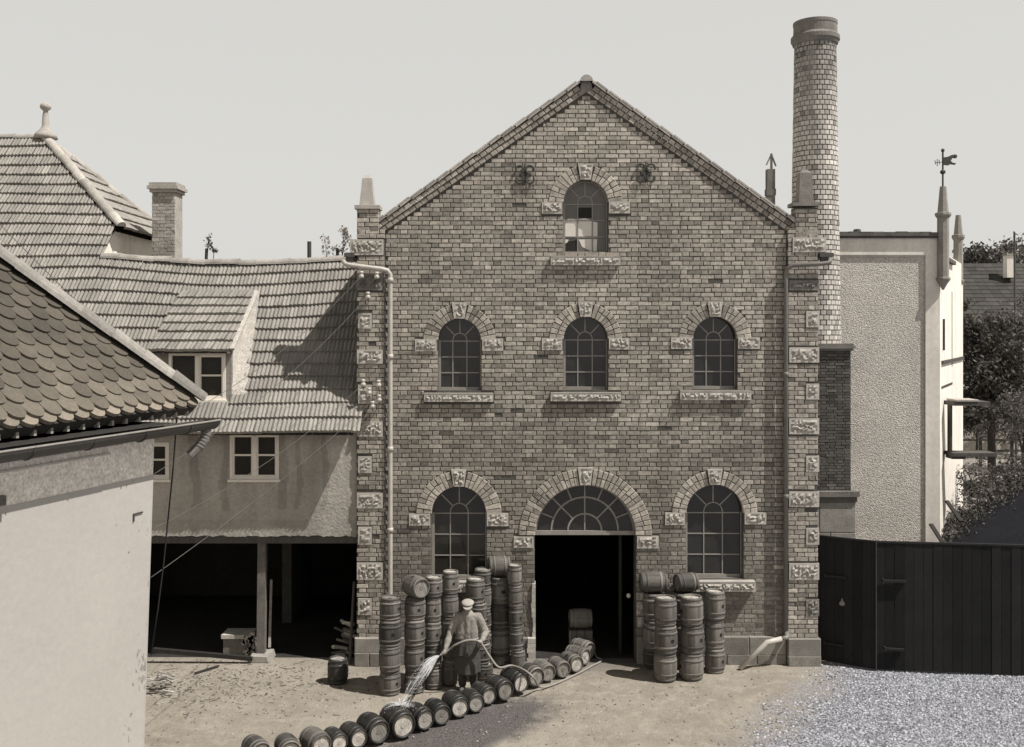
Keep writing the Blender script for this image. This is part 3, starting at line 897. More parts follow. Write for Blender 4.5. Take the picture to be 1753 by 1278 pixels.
while zz < bz(600):
    ztop = zz + .066
    tp = (zz - bz(858)) / (bz(600) - bz(858)) * .03
    JT = .010; course(mb, bx0 + tp, bx1 - tp, zz, ztop, BFY, [], kk, lambda: max(.6, rng.gauss(1, .15)), jit=.003, S=.24, Hh=.12); JT = .016
    # right flank of the base
    yy = BFY + .01 - (kk % 2) * .12
    while yy < BFY + 1.27:
        mb.box(bx1 - tp - .02, bx1 - tp + .002, max(yy, BFY + .035) + .008, min(yy + .24, BFY + 1.28), zz + .008, ztop - .008, rng.uniform(.75, 1.25)); yy += .24
    zz = ztop; kk += 1
bo = mb.build('base', DARKBRICK, ch); mb2.build('base_mortar', MORTAR, bo)
mb = MB(); zz = bz(600)
for (o, h0, h1, t) in ((.03, .0, .05, .8), (.07, .05, .10, .9), (.04, .10, .16, .8)):
    mb.box(bx0 - o, bx1 + o, BFY - o, BFY + 1.29 + o, zz + h0, zz + h1, t)
mb.build('upper_cornice', STONEDARK, ch)
mb = MB(); zz = bz(858)
mb.box(bx0 - .14, bx1 + .14, BFY - .14, BFY + 1.43, zz + .12, zz + .24, .8); mb.box(bx0 - .10, bx1 + .10, BFY - .10, BFY + 1.39, zz, zz + .12, .6)
mb.build('lower_cornice', STONEDARK, ch)
mb = MB()
for j in range(4):
    z0 = zz - .68 * (j + 1); 
    if z0 < -.5: break
    n = 2; off = .25 * (j % 2)
    xs = [bx0 - .08, bx0 + .55 + off, bx1 + .08]
    for a, b in zip(xs[:-1], xs[1:]):
        mb.stone([(a + .005, max(0, z0)), (b - .005, max(0, z0)), (b - .005, z0 + .672), (a + .005, z0 + .672)], BFY - .07, BFY + 1.36, .012, rng.uniform(1.1, 1.35))
mb.build('stone_footing', PLINTH, ch)

# ------------------------------------------------------------------ tiled roofs
def tiles(mb, O, u, v, n, courses, tilew, lim, amp=.034, lift=.066, warp=None, ribs=2, tone=(.86, 1.12)):
    """interlocking ribbed tiles: courses = list of (v0, v1); lim(vmid) -> [(u0,u1)]"""
    NC = 4 * ribs
    for ci, (v0, v1) in enumerate(courses):
        for (a, b) in lim((v0 + v1) / 2):
            cnt = max(1, round((b - a) / tilew)); tw = (b - a) / cnt
            for i in range(cnt):
                ta = a + tw * i; t = rng.uniform(*tone) * (1.15 if rng.random() < .03 else 1) * (1 + .12 * mnoise.noise(Vector((ta * .5, v0 * .8, 4))))
                dl = rng.uniform(-.008, .012); dv = rng.uniform(-.006, .006)
                lo = []; hi = []; ft = []
                for c in range(NC + 1):
                    s = c / NC; h = amp * (.5 - .5 * math.cos(2 * PI * ribs * s)) + (.010 if c == NC else 0)
                    uu = ta + tw * s
                    def pt(vv, hh):
                        p = O + u * uu + v * vv + n * hh
                        return warp(p, uu, vv) if warp else p
                    lo.append(pt(v0 - .03 + dv, lift + h + dl)); hi.append(pt(v1 + .01, h * .8 + .012)); ft.append(pt(v0 - .03 + dv, h * .3 + dl + .006))
                vs = lo + hi + ft; N = NC + 1
                fs = [(c, c + 1, N + c + 1, N + c) for c in range(NC)] + [(2 * N + c, 2 * N + c + 1, c + 1, c) for c in range(NC)]
                mb.faces(vs, fs, t)
# ---- link building between the brewery and the left-hand house
LX0, LX1 = -17.5, XL - .004
KY, KZ = 21.05, 5.336
EY, EZ = 20.5, 4.765
A50 = R(50)
VS = Vector((0, math.cos(A50), math.sin(A50))); NS = Vector((0, -math.sin(A50), math.cos(A50)))
VL = 2.70 / math.cos(A50)
link = thing('link_building', (-6.5, 21.1, 0), 'low plastered range under a ribbed tile roof, open shed below, joined to the brewery', 'building')
def sagw(p, uu, vv):
    s = max(0, min(1, (uu - (-9.4)) / (LX1 + 9.4)))
    return p + Vector((0, 0, -.17 * math.sin(PI * s) * max(0, vv) / VL + .02 * math.sin(uu * 1.3 + vv * 2)))
DX0, DX1 = -7.36, -5.80           # dormer
NCO = 12
cs_ = [(VL * i / NCO, VL * (i + 1) / NCO) for i in range(NCO)]
def lim_main(vm):
    y = KY + vm * math.cos(A50)
    if y < 22.95 and y > 21.12: return [(LX0, DX0 + .02), (DX1 - .02, LX1)]
    return [(LX0, LX1)]
mr = MB(); O0 = Vector((0, KY, KZ))
tiles(mr, O0, Vector((1, 0, 0)), VS, NS, cs_, .178, lim_main, warp=sagw)
ev = Vector((0, KY - EY, KZ - EZ)); EL = ev.length; ev.normalize(); en = Vector((0, -ev.z, ev.y))
tiles(mr, Vector((0, EY, EZ)), Vector((1, 0, 0)), ev, en, [(0.03, EL / 2), (EL / 2, EL + .05)], .178, lambda v: [(LX0, fx(622))], warp=lambda p, a, b: p + Vector((0, 0, .02 * math.sin(a * 1.3))))
lro = mr.build('roof', TILE, link)
mb = MB()   # boarding under the tiles, the rear slope and the fascia
RY, RZ = KY + 2.70, KZ + 1.19 * 2.70
mb.faces([(LX0, KY + .02, KZ - .05), (LX1, KY + .02, KZ - .05), (LX1, RY, RZ - .32), (LX0, RY, RZ - .32)], [(0, 1, 2, 3)], .5)
mb.faces([(LX0, EY, EZ - .03), (LX1, EY, EZ - .03), (LX1, KY + .02, KZ - .05), (LX0, KY + .02, KZ - .05)], [(0, 1, 2, 3)], .35)
mb.faces([(LX0, RY, RZ - .20), (LX1, RY, RZ - .20), (LX1, RY + 3.2, RZ - 3.8), (LX0, RY + 3.2, RZ - 3.8)], [(0, 1, 2, 3)], .8)
mb.build('roof_boarding', TIMBER, lro)
mb = MB()
N_ = 16; prev = None
for i in range(N_ + 1):
    x = -9.5 + (LX1 + 9.5) * i / N_; s = max(0, min(1, (x + 9.4) / (LX1 + 9.4)))
    p = Vector((x, RY - .02, RZ - .01 - .17 * math.sin(PI * s) + rng.uniform(-.008, .008)))
    if prev: halfround(mb, (prev, p), .115, .40, tone=(.75, 1.05))
    prev = p
mb.build('ridge_tiles', RIDGE, lro)
# front wall above the open shed
WY = 20.965; zo = HC - (919 - HY) * WY / F
def lx(px): return (px - CX) * WY / F
def lz(py): return HC - (py - HY) * WY / F
wm = MB()
WW = [(lx(393), lx(477), lz(820), lz(741)), (lx(203), lx(289), lz(820), lz(757))]
NX = 150
def wall_grid(mb, x0, x1, z0, z1, y, holes, step=.10, bump=.008, ragged=0):
    nx = int((x1 - x0) / step); nz = int((z1 - z0) / step)
    xs = sorted(set([x0 + (x1 - x0) * i / nx for i in range(nx + 1)] + [h[i] for h in holes for i in (0, 1)]))
    zs = sorted(set([z0 + (z1 - z0) * i / nz for i in range(nz + 1)] + [h[i] for h in holes for i in (2, 3)]))
    def stain(x, z):
        if not ragged: return 1
        t = 1.0
        for px_, w_ in ((332, 16), (384, 12), (483, 15), (508, 10), (556, 10)):
            if abs(x - lx(px_) - .10 * mnoise.noise(Vector((x, z * 1.5, px_)))) < w_ * .006 and z > 3.15 + .3 * mnoise.noise(Vector((px_, z, 0))): t *= .80
        return t * (1 + .10 * mnoise.noise(Vector((x * 1.3, z * 1.3, 8)))) * (.92 if z < zo + .35 else 1)
    def pt(x, z):
        zz = z
        if ragged and z == z0: zz += ragged * abs(mnoise.noise(Vector((x * 3.1, 0, 4)))) + ragged * .5 * (mnoise.noise(Vector((x * 11, 0, 4))) + .3)
        return (x, y + bump * mnoise.noise(Vector((x * 2.2, 7, z * 2.2))), zz)
    for i in range(len(xs) - 1):
        for j in range(len(zs) - 1):
            xm, zm = (xs[i] + xs[i + 1]) / 2, (zs[j] + zs[j + 1]) / 2
            if any(h[0] < xm < h[1] and h[2] < zm < h[3] for h in holes): continue
            mb.face([pt(xs[i], zs[j]), pt(xs[i + 1], zs[j]), pt(xs[i + 1], zs[j + 1]), pt(xs[i], zs[j + 1])], stain(xm, zm))
wall_grid(wm, LX0, LX1, zo, 4.9, WY, WW, step=.035, ragged=.05)
for h in WW:
    wm.face([(h[0], WY - .004, h[2]), (h[0], WY + .25, h[2]), (h[0], WY + .25, h[3]), (h[0], WY - .004, h[3])]); wm.face([(h[1], WY - .004, h[2]), (h[1], WY + .25, h[2]), (h[1], WY + .25, h[3]), (h[1], WY - .004, h[3])])
wm.box(LX0, LX1, WY + .26, WY + .3, zo + .1, 4.9, .3)
wm.box(LX0, LX1, WY + .012, WY + .26, zo + .05, zo + .12, .45)
wm.build('plaster_wall', PLASTER, link)
mb = MB(); mb.box(LX0, LX1, WY + .05, WY + .27, zo - .14, zo + .045, .8); mb.build('lintel_beam', TIMBER, link)
def casement(parent, x0, x1, z0, z1, y, nv=1, open_left=False, bw=.055, levels=('window', 'pane')):
    mb = MB(); b2 = bw
    mb.box(x0, x0 + b2, y - .05, y + .05, z0, z1); mb.box(x1 - b2, x1, y - .05, y + .05, z0, z1)
    mb.box(x0 + b2, x1 - b2, y - .048, y + .048, z1 - b2, z1); mb.box(x0 + b2, x1 - b2, y - .048, y + .048, z0, z0 + b2)
    xm = (x0 + x1) / 2; zm = (z0 + z1) / 2 + .02
    mb.box(xm - .04, xm + .04, y - .06, y + .04, z0 + b2, z1 - b2)
    for (a, b) in ((x0 + b2, xm - .04), (xm + .04, x1 - b2)):
        if open_left and a < xm - .1: continue
        mb.box(a, a + .03, y - .03, y + .03, z0 + b2, z1 - b2); mb.box(b - .03, b, y - .03, y + .03, z0 + b2, z1 - b2)
        mb.box(a + .03, b - .03, y - .028, y + .028, zm - .018, zm + .018)
        mb.box(a + .03, b - .03, y - .028, y + .028, z0 + b2, z0 + b2 + .03); mb.box(a + .03, b - .03, y - .028, y + .028, z1 - b2 - .03, z1 - b2)
    mb.box(x0 - .03, x1 + .03, y - .11, y + .02, z0 - .05, z0 - .002)
    wo = mb.build(levels[0], WHITEPAINT, parent)
    gb = MB(); gb.box(x0 + b2, x1 - b2, y + .031, y + .037, z0 + b2, z1 - b2)
    gp = wo if levels[1] == 'pane' else parent
    gb.build(levels[1], GLASS, gp)
    return wo
for h in WW: casement(link, *h, WY + .04)
# dormer
dm = MB(); DY = 21.14; dz0, dz1 = HC - (690 - HY) * DY / F, HC - (597 - HY) * DY / F
dwx0, dwx1, dwz0, dwz1 = (289 - CX) * DY / F, (386 - CX) * DY / F, HC - (684 - HY) * DY / F, HC - (604 - HY) * DY / F
for (a, b, c, d) in ((DX0, dwx0, dz0 - .05, dz1), (dwx1, DX1, dz0 - .05, dz1), (dwx0, dwx1, dwz1, dz1), (dwx0, dwx1, dz0 - .05, dwz0)):
    dm.box(a, b, DY, DY + .1, c, d, .55 if a == DX0 else .8)
slope_d = (7.70 - 6.46) / (23.04 - 21.0)
def dz_at(y): return 6.43 + slope_d * (y - 21.0)
def mz(y): return KZ + 1.19 * (y - KY)
for x in (DX0 + .001, DX1 - .04):
    pts = [(DY + .1, dz0 - .1), (23.1, mz(23.1) - .02), (23.1, dz_at(23.1)), (DY + .1, dz_at(DY + .1))]
    vs = [(x, yy, zz) for yy, zz in pts] + [(x + .039, yy, zz) for yy, zz in pts]
    dm.faces(vs, [(0, 1, 2, 3), (4, 7, 6, 5), (0, 4, 5, 1), (1, 5, 6, 2), (2, 6, 7, 3), (3, 7, 4, 0)], 1.7)
dmo = dm.build('dormer', PLASTER, link)
dr = MB(); dv = Vector((0, 1, slope_d)).normalized(); dn = Vector((0, -dv.z, dv.y)); DL_ = 2.14 * math.hypot(1, slope_d) + .05
nd = 7
tiles(dr, Vector((0, 20.93, dz_at(20.93) + .03)), Vector((1, 0, 0)), dv, dn, [(DL_ * i / nd, DL_ * (i + 1) / nd) for i in range(nd)], .178, lambda v: [(DX0 - .10, DX1 + .02)], amp=.018)
dr.face([(DX0 - .1, 20.93, dz_at(20.93) - .02), (DX1 + .02, 20.93, dz_at(20.93) - .02), (DX1 + .02, 23.05, dz_at(23.05) - .02), (DX0 - .1, 23.05, dz_at(23.05) - .02)], .4)
dr.build('dormer_roof', TILE, dmo)
mb = MB(); q1 = Vector((DX1 + .05, 20.98, dz_at(20.98) + .03)); q2 = Vector((DX1 + .05, 23.05, dz_at(23.05) + .05))
mb.bar(q1, q2, .10, .05, .6, up=dn)
prevf = None
for i in range(8):
    yy = DY + .02 + (23.0 - DY) * i / 7; w_ = .30 - .20 * i / 7
    cur = [Vector((DX1 - .005, yy, min(dz_at(yy) - .02, mz(yy) + .22 - .12 * i / 7))), Vector((DX1 + w_, yy, mz(yy) + .085)), Vector((DX1 + w_ + .02, yy, mz(yy) + .02))]
    if prevf: mb.face([prevf[0], prevf[1], cur[1], cur[0]], .52); mb.face([prevf[1], prevf[2], cur[2], cur[1]], .5)
    else: mb.face([cur[0], cur[1], cur[2], Vector((DX1 - .005, yy, mz(yy) - .05))], 1.1)
    prevf = cur
mb.build('verge_mortar', ROUGHCAST, dmo)
casement(dmo, dwx0, dwx1, dwz0, dwz1, DY + .02, open_left=True, levels=('dormer_window', 'dormer_pane'))
# shed inside: post, footing, back wall, partition
mb = MB(); pxc = (447 - CX) * 21.2 / F; mb.boxm(Matrix.Translation((pxc, 21.25, zo / 2 + .02)) @ Matrix.Rotation(R(.6), 4, 'Y'), .165, .165, zo - .18, .45); mb.build('post', PALETIMBER, link)
mb = MB(); mb.stone([(pxc - .24, 0), (pxc + .23, 0), (pxc + .19, .14), (pxc - .18, .15)], 21.0, 21.5, .03, .75); mb.build('post_footing', STONE, link)
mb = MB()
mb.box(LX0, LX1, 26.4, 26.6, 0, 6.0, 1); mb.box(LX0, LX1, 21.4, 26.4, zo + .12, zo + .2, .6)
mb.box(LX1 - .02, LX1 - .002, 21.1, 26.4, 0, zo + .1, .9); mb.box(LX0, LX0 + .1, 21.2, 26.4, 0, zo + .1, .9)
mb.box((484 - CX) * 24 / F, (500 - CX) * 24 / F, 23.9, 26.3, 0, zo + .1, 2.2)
mb.build('shed_interior', DARKINTERIOR, link)
mb = MB(); mb.face([(LX0, 21.5, .006), (LX1, 21.35, .006), (LX1, 26.4, .006), (LX0, 26.4, .006)]); mb.build('shed_floor_shade', DARKINTERIOR, kind='structure')  # dark sheet painting the shed's deep shade onto its floor
mb = MB(); mb.face([(DL - .6, FY + .30, .006), (DR + .6, FY + .30, .006), (DR + .6, FY + 6.5, .006), (DL - .6, FY + 6.5, .006)]); mb.build('doorway_floor_shade', DARKINTERIOR, kind='structure')  # near-black sheet standing in for the shade inside the doorway
mb = MB(); vx, vd = (529 - CX) * 24.6 / F, 24.6
mb.tube([(vx, vd, 7.5), (vx, vd, HC + 157 * vd / F)], .05, 8, .4); mb.build('vent_pipe', ZINCDARK, lro)

# ---- back house at the far left, hipped, in the same roof plane
bh = thing('hipped_house', (-13, 26.5, 0), 'taller hipped house with ribbed tile roof and ball finial rising above the plastered range', 'house')
t_r = 5.47; RBY, RBZ = KY + t_r, KZ + 1.19 * t_r
hx0, hy0, hz0 = -9.355, 24.40, KZ + 1.19 * (24.40 - KY)
hx1 = -12.13
V1 = VL; V2 = (24.40 - KY) / math.cos(A50); V3 = t_r / math.cos(A50)
nb1 = round((V3 - V1) / .35)
def lim_b(vm):
    if vm < V2: return [(LX0, -9.47)]
    return [(LX0, hx0 + (hx1 - hx0) * (vm - V2) / (V3 - V2))]
mb = MB(); tiles(mb, O0, Vector((1, 0, 0)), VS, NS, [(V1 + (V3 - V1) * i / nb1, V1 + (V3 - V1) * (i + 1) / nb1) for i in range(nb1)], .178, lim_b, warp=lambda p, a, b: p + Vector((0, 0, .02 * math.sin(a * 1.3 + b * 2))))
bro = mb.build('roof', TILE, bh)
mb = MB(); hv = Vector((hx1 - hx0, 0, RBZ - hz0)); HL = hv.length; hv.normalize(); hn = Vector((hv.z, 0, -hv.x))
WB = 2 * (RBY - hy0)
tiles(mb, Vector((hx0, hy0, hz0)), Vector((0, 1, 0)), hv, hn, [(HL * i / 9 - .03, HL * (i + 1) / 9) for i in range(9)], .178, lambda v: [(max(0, v) / HL * WB / 2, WB - max(0, v) / HL * WB / 2)] if v / HL < .97 else [], amp=.012, tone=(.95, 1.2))
mb.build('hip_slope', TILE, bro)
mb = MB(); yb2 = RBY + (RBY - KY)
mb.faces([(LX0, RBY, RBZ), (hx1, RBY, RBZ), (hx0, 2 * RBY - hy0, hz0), (hx0, 2 * RBY - KY, KZ), (LX0, 2 * RBY - KY, KZ)], [(0, 1, 2, 3, 4)], .8)
mb.face([(LX0, RY, RZ - .06), (-9.6, RY, RZ - .06), (hx0 - .1, hy0, hz0 - .06), (hx1, RBY, RBZ - .06), (LX0, RBY, RBZ - .06)], .4)
mb.build('rear_slope', TIMBER, bro)
mb = MB()
halfround(mb, ((LX0, RBY, RBZ - .01), (hx1 + .05, RBY, RBZ - .01)), .10, .42)
halfround(mb, ((hx0 + .03, hy0 - .02, hz0 + .02), (hx1, RBY, RBZ + .02)), .12, .40, tone=(.9, 1.25)); halfround(mb, ((hx0, 2 * RBY - hy0, hz0), (hx1, RBY, RBZ)), .11, .40)
mb.build('hip_and_ridge_tiles', RIDGE, bro)
mb = MB(); mb.box(-17.5, -9.62, RY + .1, 2 * RBY - RY, 0, RZ - .3, .7); 
gp = [(RY, RZ - .4), (2 * RBY - RY, RZ - .4), (2 * RBY - hy0 + .05, hz0 - .08), (hy0 - .05, hz0 - .08)]
mb.faces([(-9.60, a, b) for a, b in gp] + [(-9.9, a, b) for a, b in gp], [(0, 1, 2, 3), (4, 7, 6, 5), (0, 4, 5, 1), (1, 5, 6, 2), (2, 6, 7, 3), (3, 7, 4, 0)], 1.25)
mb.build('gable_wall', CREAM, bh)
mb = MB(); M = Matrix.Translation((hx1 + .03, RBY, RBZ))
mb.lathe([(.30, -.02), (.26, .10), (.14, .22), (.09, .30), (.075, .60), (.06, .66), (.06, .70), (.13, .76), (.14, .82), (.11, .88), (.03, .92)], 14, M, 1.05)
mb.build('finial', RIDGE, bro, smooth=True)
mb = MB(); cd = 25.2; c0, c1 = (259 - CX) * cd / F, (299 - CX) * cd / F; ct = HC + (570 - 312) * cd / F
for j in range(int((ct - 6.5) / .085)):
    z0 = 6.5 + j * .085
    if z0 > ct - .24: break
    JT = .010; course(mb, c0, c1, z0, z0 + .085, cd, [], j, lambda: rng.uniform(.85, 1.1), jit=.005, S=.22, Hh=.11); JT = .016
mb.box(c0 + .01, c1 - .01, cd + .012, cd + .6, 6.5, ct - .1, 1.1)
mb.box(c0 - .04, c1 + .04, cd - .04, cd + .64, ct - .24, ct - .16, 1.0); mb.box(c0 - .09, c1 + .09, cd - .09, cd + .69, ct - .16, ct - .08, 1.1); mb.box(c0 - .05, c1 + .05, cd - .05, cd + .65, ct - .08, ct, 1.0)
mb.build('chimney', mat('limed_chimney_brick', .34, .9, tone=True, n1=(3, .3), n2=(20, .35), bump=(40, .7, .01)), bh)

# ------------------------------------------------------------------ foreground house at the left edge
U = Vector((.283, .959, 0)); U.normalize(); NH = Vector((U.y, -U.x, 0))
CE = Vector((-3.577, 11.9, 5.98))
fh = thing('whitewashed_house', (-5.2, 9.5, 0), 'whitewashed house corner with scalloped tile roof and dark gutter, cut off by the photo edge', 'house')
PT = Vector((-3.933, 11.267, 0)); SIDE = 6.0; DEP = 7.0
def fp(s, nn, z):
    """s metres along the wall from its far corner towards the camera, nn metres outwards; the wall leans out to the top"""
    lean = -.055 * (5.75 - z) / 1.0
    p = PT - U * s + NH * (nn + lean * .72)
    return Vector((p.x, p.y, z))
def slab(mb, s0, s1, n0, n1, z0, z1, tone=1.0):
    vs = [fp(s, nn, z) for s in (s0, s1) for nn in (n0, n1) for z in (z0, z1)]
    mb.faces(vs, [(0, 1, 3, 2), (4, 6, 7, 5), (0, 4, 5, 1), (2, 3, 7, 6), (0, 2, 6, 4), (1, 5, 7, 3)], tone)
mb = MB()
ss = [0.0] + [.02 + .014 * i for i in range(48)] + [.8, .95] + [1.2 + .3 * i for i in range(17)]
zs_ = [0.0, .6, 1.2, 1.5] + [1.7 + .022 * i for i in range(159)] + [5.22]
for i in range(len(ss) - 1):
    for j in range(len(zs_) - 1):
        s0, s1, z0, z1 = ss[i], ss[i + 1], zs_[j], zs_[j + 1]
        v = mnoise.noise(Vector((s0 * 5, z0 * 2.2, 1))) * .8 + mnoise.noise(Vector((s0 * 21, z0 * 15, 3))) * .8 + mnoise.noise(Vector((s0 * 60, z0 * 45, 5))) * .35
        t = .45 + .35 * rng.random() if (v > .36 + s0 * .95 and s0 < .7) else 1.0
        if i == 0: t = .95
        mb.face([fp(s0, 0, z0), fp(s0, 0, z1), fp(s1, 0, z1), fp(s1, 0, z0)], t)
mb.face([fp(0, 0, 0), fp(0, -DEP, 0), fp(0, -DEP, 5.22), fp(0, 0, 5.22)]); mb.face([fp(SIDE, 0, 0), fp(SIDE, -DEP, 0), fp(SIDE, -DEP, 5.22), fp(SIDE, 0, 5.22)])
mb.build('white_wall', WHITEWALL, fh)
mb = MB(); slab(mb, 0, SIDE, -.3, -.006, 5.22, 5.80); slab(mb, 0, .25, -DEP, -.3, 5.22, 5.80); mb.build('rendered_band', ROUGHCAST, fh)
mb = MB(); slab(mb, .75, SIDE, -.005, .014, 5.53, 5.55, 1.1); mb.build('sunlit_sliver', WHITEWALL, fh)  # pale strip imitating the sliver of sunlight that falls below the gutter
# window edge at the left border
mb = MB()
slab(mb, 2.29, 2.37, .0, .05, 3.5, 5.17, .55); slab(mb, 2.20, 4.0, .0, .05, 5.17, 5.33, .4); slab(mb, 2.40, 2.55, .01, .04, 3.5, 5.17, .6); slab(mb, 2.26, 4.0, -.004, .012, 3.5, 5.17, .3)
mb.build('window_surround', PALETIMBER, fh)
mb = MB(); slab(mb, 2.33, 3.3, .05, .13, 3.52, 3.60, .9); mb.build('window_rail', PALETIMBER, fh)
mb = MB(); slab(mb, .18, .34, .0, .014, 4.83, 4.845); slab(mb, .32, .34, .0, .014, 4.76, 4.83); mb.build('wall_hook', IRON, fh)
# eaves board, beaver-tail tiles, hip
BT = R(47); VR = (-NH * math.cos(BT) + Vector((0, 0, math.sin(BT)))); NR = (NH * math.sin(BT) + Vector((0, 0, math.cos(BT))))
OE = CE + Vector((0, 0, -.02)) - NH * .10
def ep(s, v, h): return OE - U * s + VR * v + NR * h
mb = MB()
vs = [ep(s, v, h) for s in (.02, 6.5) for v in (-.03, .04) for h in (-.16, -.02)]
mb.faces(vs, [(0, 1, 3, 2), (4, 6, 7, 5), (0, 4, 5, 1), (2, 3, 7, 6), (0, 2, 6, 4), (1, 5, 7, 3)], .5)
mb.face([ep(.05, .0, -.06), ep(6.5, .0, -.06), ep(6.5, 5.2, -.06), ep(5.2 * math.cos(BT), 5.2, -.06)], .4)
pa = ep(0, 0, -.02); pb_ = ep(5.2 * math.cos(BT), 5.2, -.02); pc = pa - NH * 9
mb.face([pa, pb_, pb_ - NH * 2, pc], .9)
mb.face([fp(0, .3, 5.80), fp(SIDE, .3, 5.80), fp(SIDE, -.3, 5.80), fp(0, -.3, 5.80)], .3)
fro = mb.build('roof', TIMBER, fh)
mb = MB(); TW = .232; EXP = .178
def beaver(s, v, tone, short=0, lift=0.0):
    w = TW * .485; L = .40 - short
    out = [(-w, L), (-w, .11)] + [(-w * math.cos(PI * k / 8), .11 - .11 * math.sin(PI * k / 8)) for k in range(1, 8)] + [(w, .11), (w, L)]
    tl = rng.uniform(-.004, .006) + lift
    jt = rng.uniform(-.006, .006)
    top = [ep(s - a + jt * 0, v + b + jt, .060 - .11 * b + tl) for a, b in out]; bot = [ep(s - a, v + b + jt, .060 - .11 * b + tl - .042) for a, b in out]
    N = len(out)
    mb.faces(top + bot, [tuple(range(N)), tuple(reversed(range(N, 2 * N)))] + [(i, i + N, (i + 1) % N + N, (i + 1) % N) for i in range(N)], tone)
nrow = 28
for r_ in range(-1, nrow):
    v = .02 + r_ * EXP if r_ >= 0 else -.050
    s = (TW / 2 if r_ % 2 else 0)
    while s < 6.3:
        lim = max(0, v + .08) * math.cos(BT) + .02
        if s > lim: beaver(s, v, (1.5 if r_ < 0 else 1.0) * rng.uniform(.74, 1.22) * (1.25 if r_ < 2 else 1.0) * (.82 + .05 * min(6, max(0, 6 - r_ * .8))), lift=-.02 if r_ < 0 else 0)
        s += TW
mb.build('scalloped_tiles', BEAVER, fro)
mb = MB()
halfround(mb, (ep(.0, .0, .05), ep(5.0 * math.cos(BT), 5.0, .05)), .105, .40, tone=(.5, .9)); mb.build('hip_tiles', RIDGE, fro)
mb = MB()
for i in range(40):
    s = .12 + i * .22
    mb.boxm(Matrix.Translation(ep(s, -.03, -.12)) @ Matrix.Rotation(math.atan2(U.y, U.x), 4, 'Z'), .035, .05, .06, .8)
mb.build('eaves_pegs', STONE, fro)
# gutter and its outlet
mb = MB(); GC = OE + NH * .16 + Vector((0, 0, -.19)); n = 10; rg = .112
for (ra, rb) in ((rg, rg - .006),):
    for s0, s1 in ((-.06, 1.6), (1.6, 3.6), (3.6, 6.6)):
        rr = rg + (.004 if s0 > 1 else 0)
        for k in range(n):
            A, B = PI + PI * k / n, PI + PI * (k + 1) / n
            def g_(s, a, r): return GC - U * s + NH * (r * math.cos(a)) + Vector((0, 0, r * math.sin(a)))
            mb.face([g_(s0, A, rr), g_(s0, B, rr), g_(s1, B, rr), g_(s1, A, rr)], .28); mb.face([g_(s0, A, rr - .006), g_(s1, A, rr - .006), g_(s1, B, rr - .006), g_(s0, B, rr - .006)], .4)
        mb.face([g_(s0, PI + PI * k / n, rr) for k in range(n + 1)], .4)
mb.tube([GC - U * -.06 + NH * rg, GC - U * 6.6 + NH * rg], .011, 6, 1.6)  # rim bead coloured pale to carry the gutter's highlight line
for s in (.5, 1.3, 2.1, 2.9, 3.7):
    mb.tube([GC - U * s + NH * (rg * 1.06 * math.cos(a)) + Vector((0, 0, rg * 1.06 * math.sin(a))) for a in [PI + PI * k / 8 for k in range(9)]], .009, 5, .35)
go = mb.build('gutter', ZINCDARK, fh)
mb = MB(); g0 = GC - U * .06 + Vector((0, 0, -.07))
pts = [g0, g0 + Vector((.0, 0, -.08)), g0 + Vector((-.02, -.02, -.15)), g0 + Vector((-.06, -.05, -.215)), g0 + Vector((-.11, -.08, -.27)), g0 + Vector((-.16, -.11, -.32))]
mb.tube(pts, [.055, .06, .064, .062, .058, .056], 10, .9)
for p in pts[1:4]: pass
for i in range(5):
    a = pts[1].lerp(pts[3], i / 4); b = pts[1].lerp(pts[3], i / 4 + .03); mb.tube([a, a + (pts[3] - pts[1]).normalized() * .015], .070, 10, 1.1)
mb.build('gutter_outlet', ZINCDARK, go, smooth=False)

# ------------------------------------------------------------------ wires and cables
WIRE = mat('wire', 0.11, .6, n1=(3, .1), n2=(30, .1))
CABLE = mat('dark_cable', 0.03, .7, n1=(3, .1), n2=(30, .1))
def wire(name, a, b, sag, r, m, label, cat='wire', group=None, n=24):
    mb = MB(); a = Vector(a); b = Vector(b)
    mb.tube([a.lerp(b, i / n) + Vector((0, 0, -sag * 4 * (i / n) * (1 - i / n))) for i in range(n + 1)], r, 5)
    tag(mb.build(name, m, smooth=True), label, cat, group)
GRPW = 'wires from the insulators to the left'
yi = FY - PIER - .14
wire('overhead_wire', (fx(621), yi, fz(473)), P(262, 740, 13.2), .25, .0045, WIRE, 'topmost of the thin wires sloping from the brewery insulators over the tile roof', group=GRPW)
wire('overhead_wire', (fx(632), yi, fz(507)), P(262, 812, 13.0), .22, .0045, WIRE, 'thin wire crossing the roof shadow, second from the top', group=GRPW)
wire('overhead_wire', (fx(624), yi, fz(655)), P(262, 905, 13.2), .20, .0045, WIRE, 'thin wire crossing the plaster wall beside its white window', group=GRPW)
wire('overhead_wire', (fx(634), yi, fz(690)), P(258, 988, 13.2), .10, .0045, WIRE, 'lowest thin wire, seen pale against the black shed opening', group=GRPW)
mb = MB(); mb.tube([P(303, 690, 11.9), P(301, 730, 11.95), P(296, 800, 12.0), P(288, 880, 12.05), P(280, 960, 12.1), P(270, 1040, 12.15), P(258, 1120, 12.2)], .010, 6)
tag(mb.build('hanging_cable', CABLE, smooth=True), 'dark loose cable hanging from the gutter end past the white corner', 'cable')
wire('thin_cable', P(-30, 352, 24.0), P(262, 640, 12.2), .05, .006, CABLE, 'fine dark cable running down across the back house roof to the scalloped roof', 'cable')

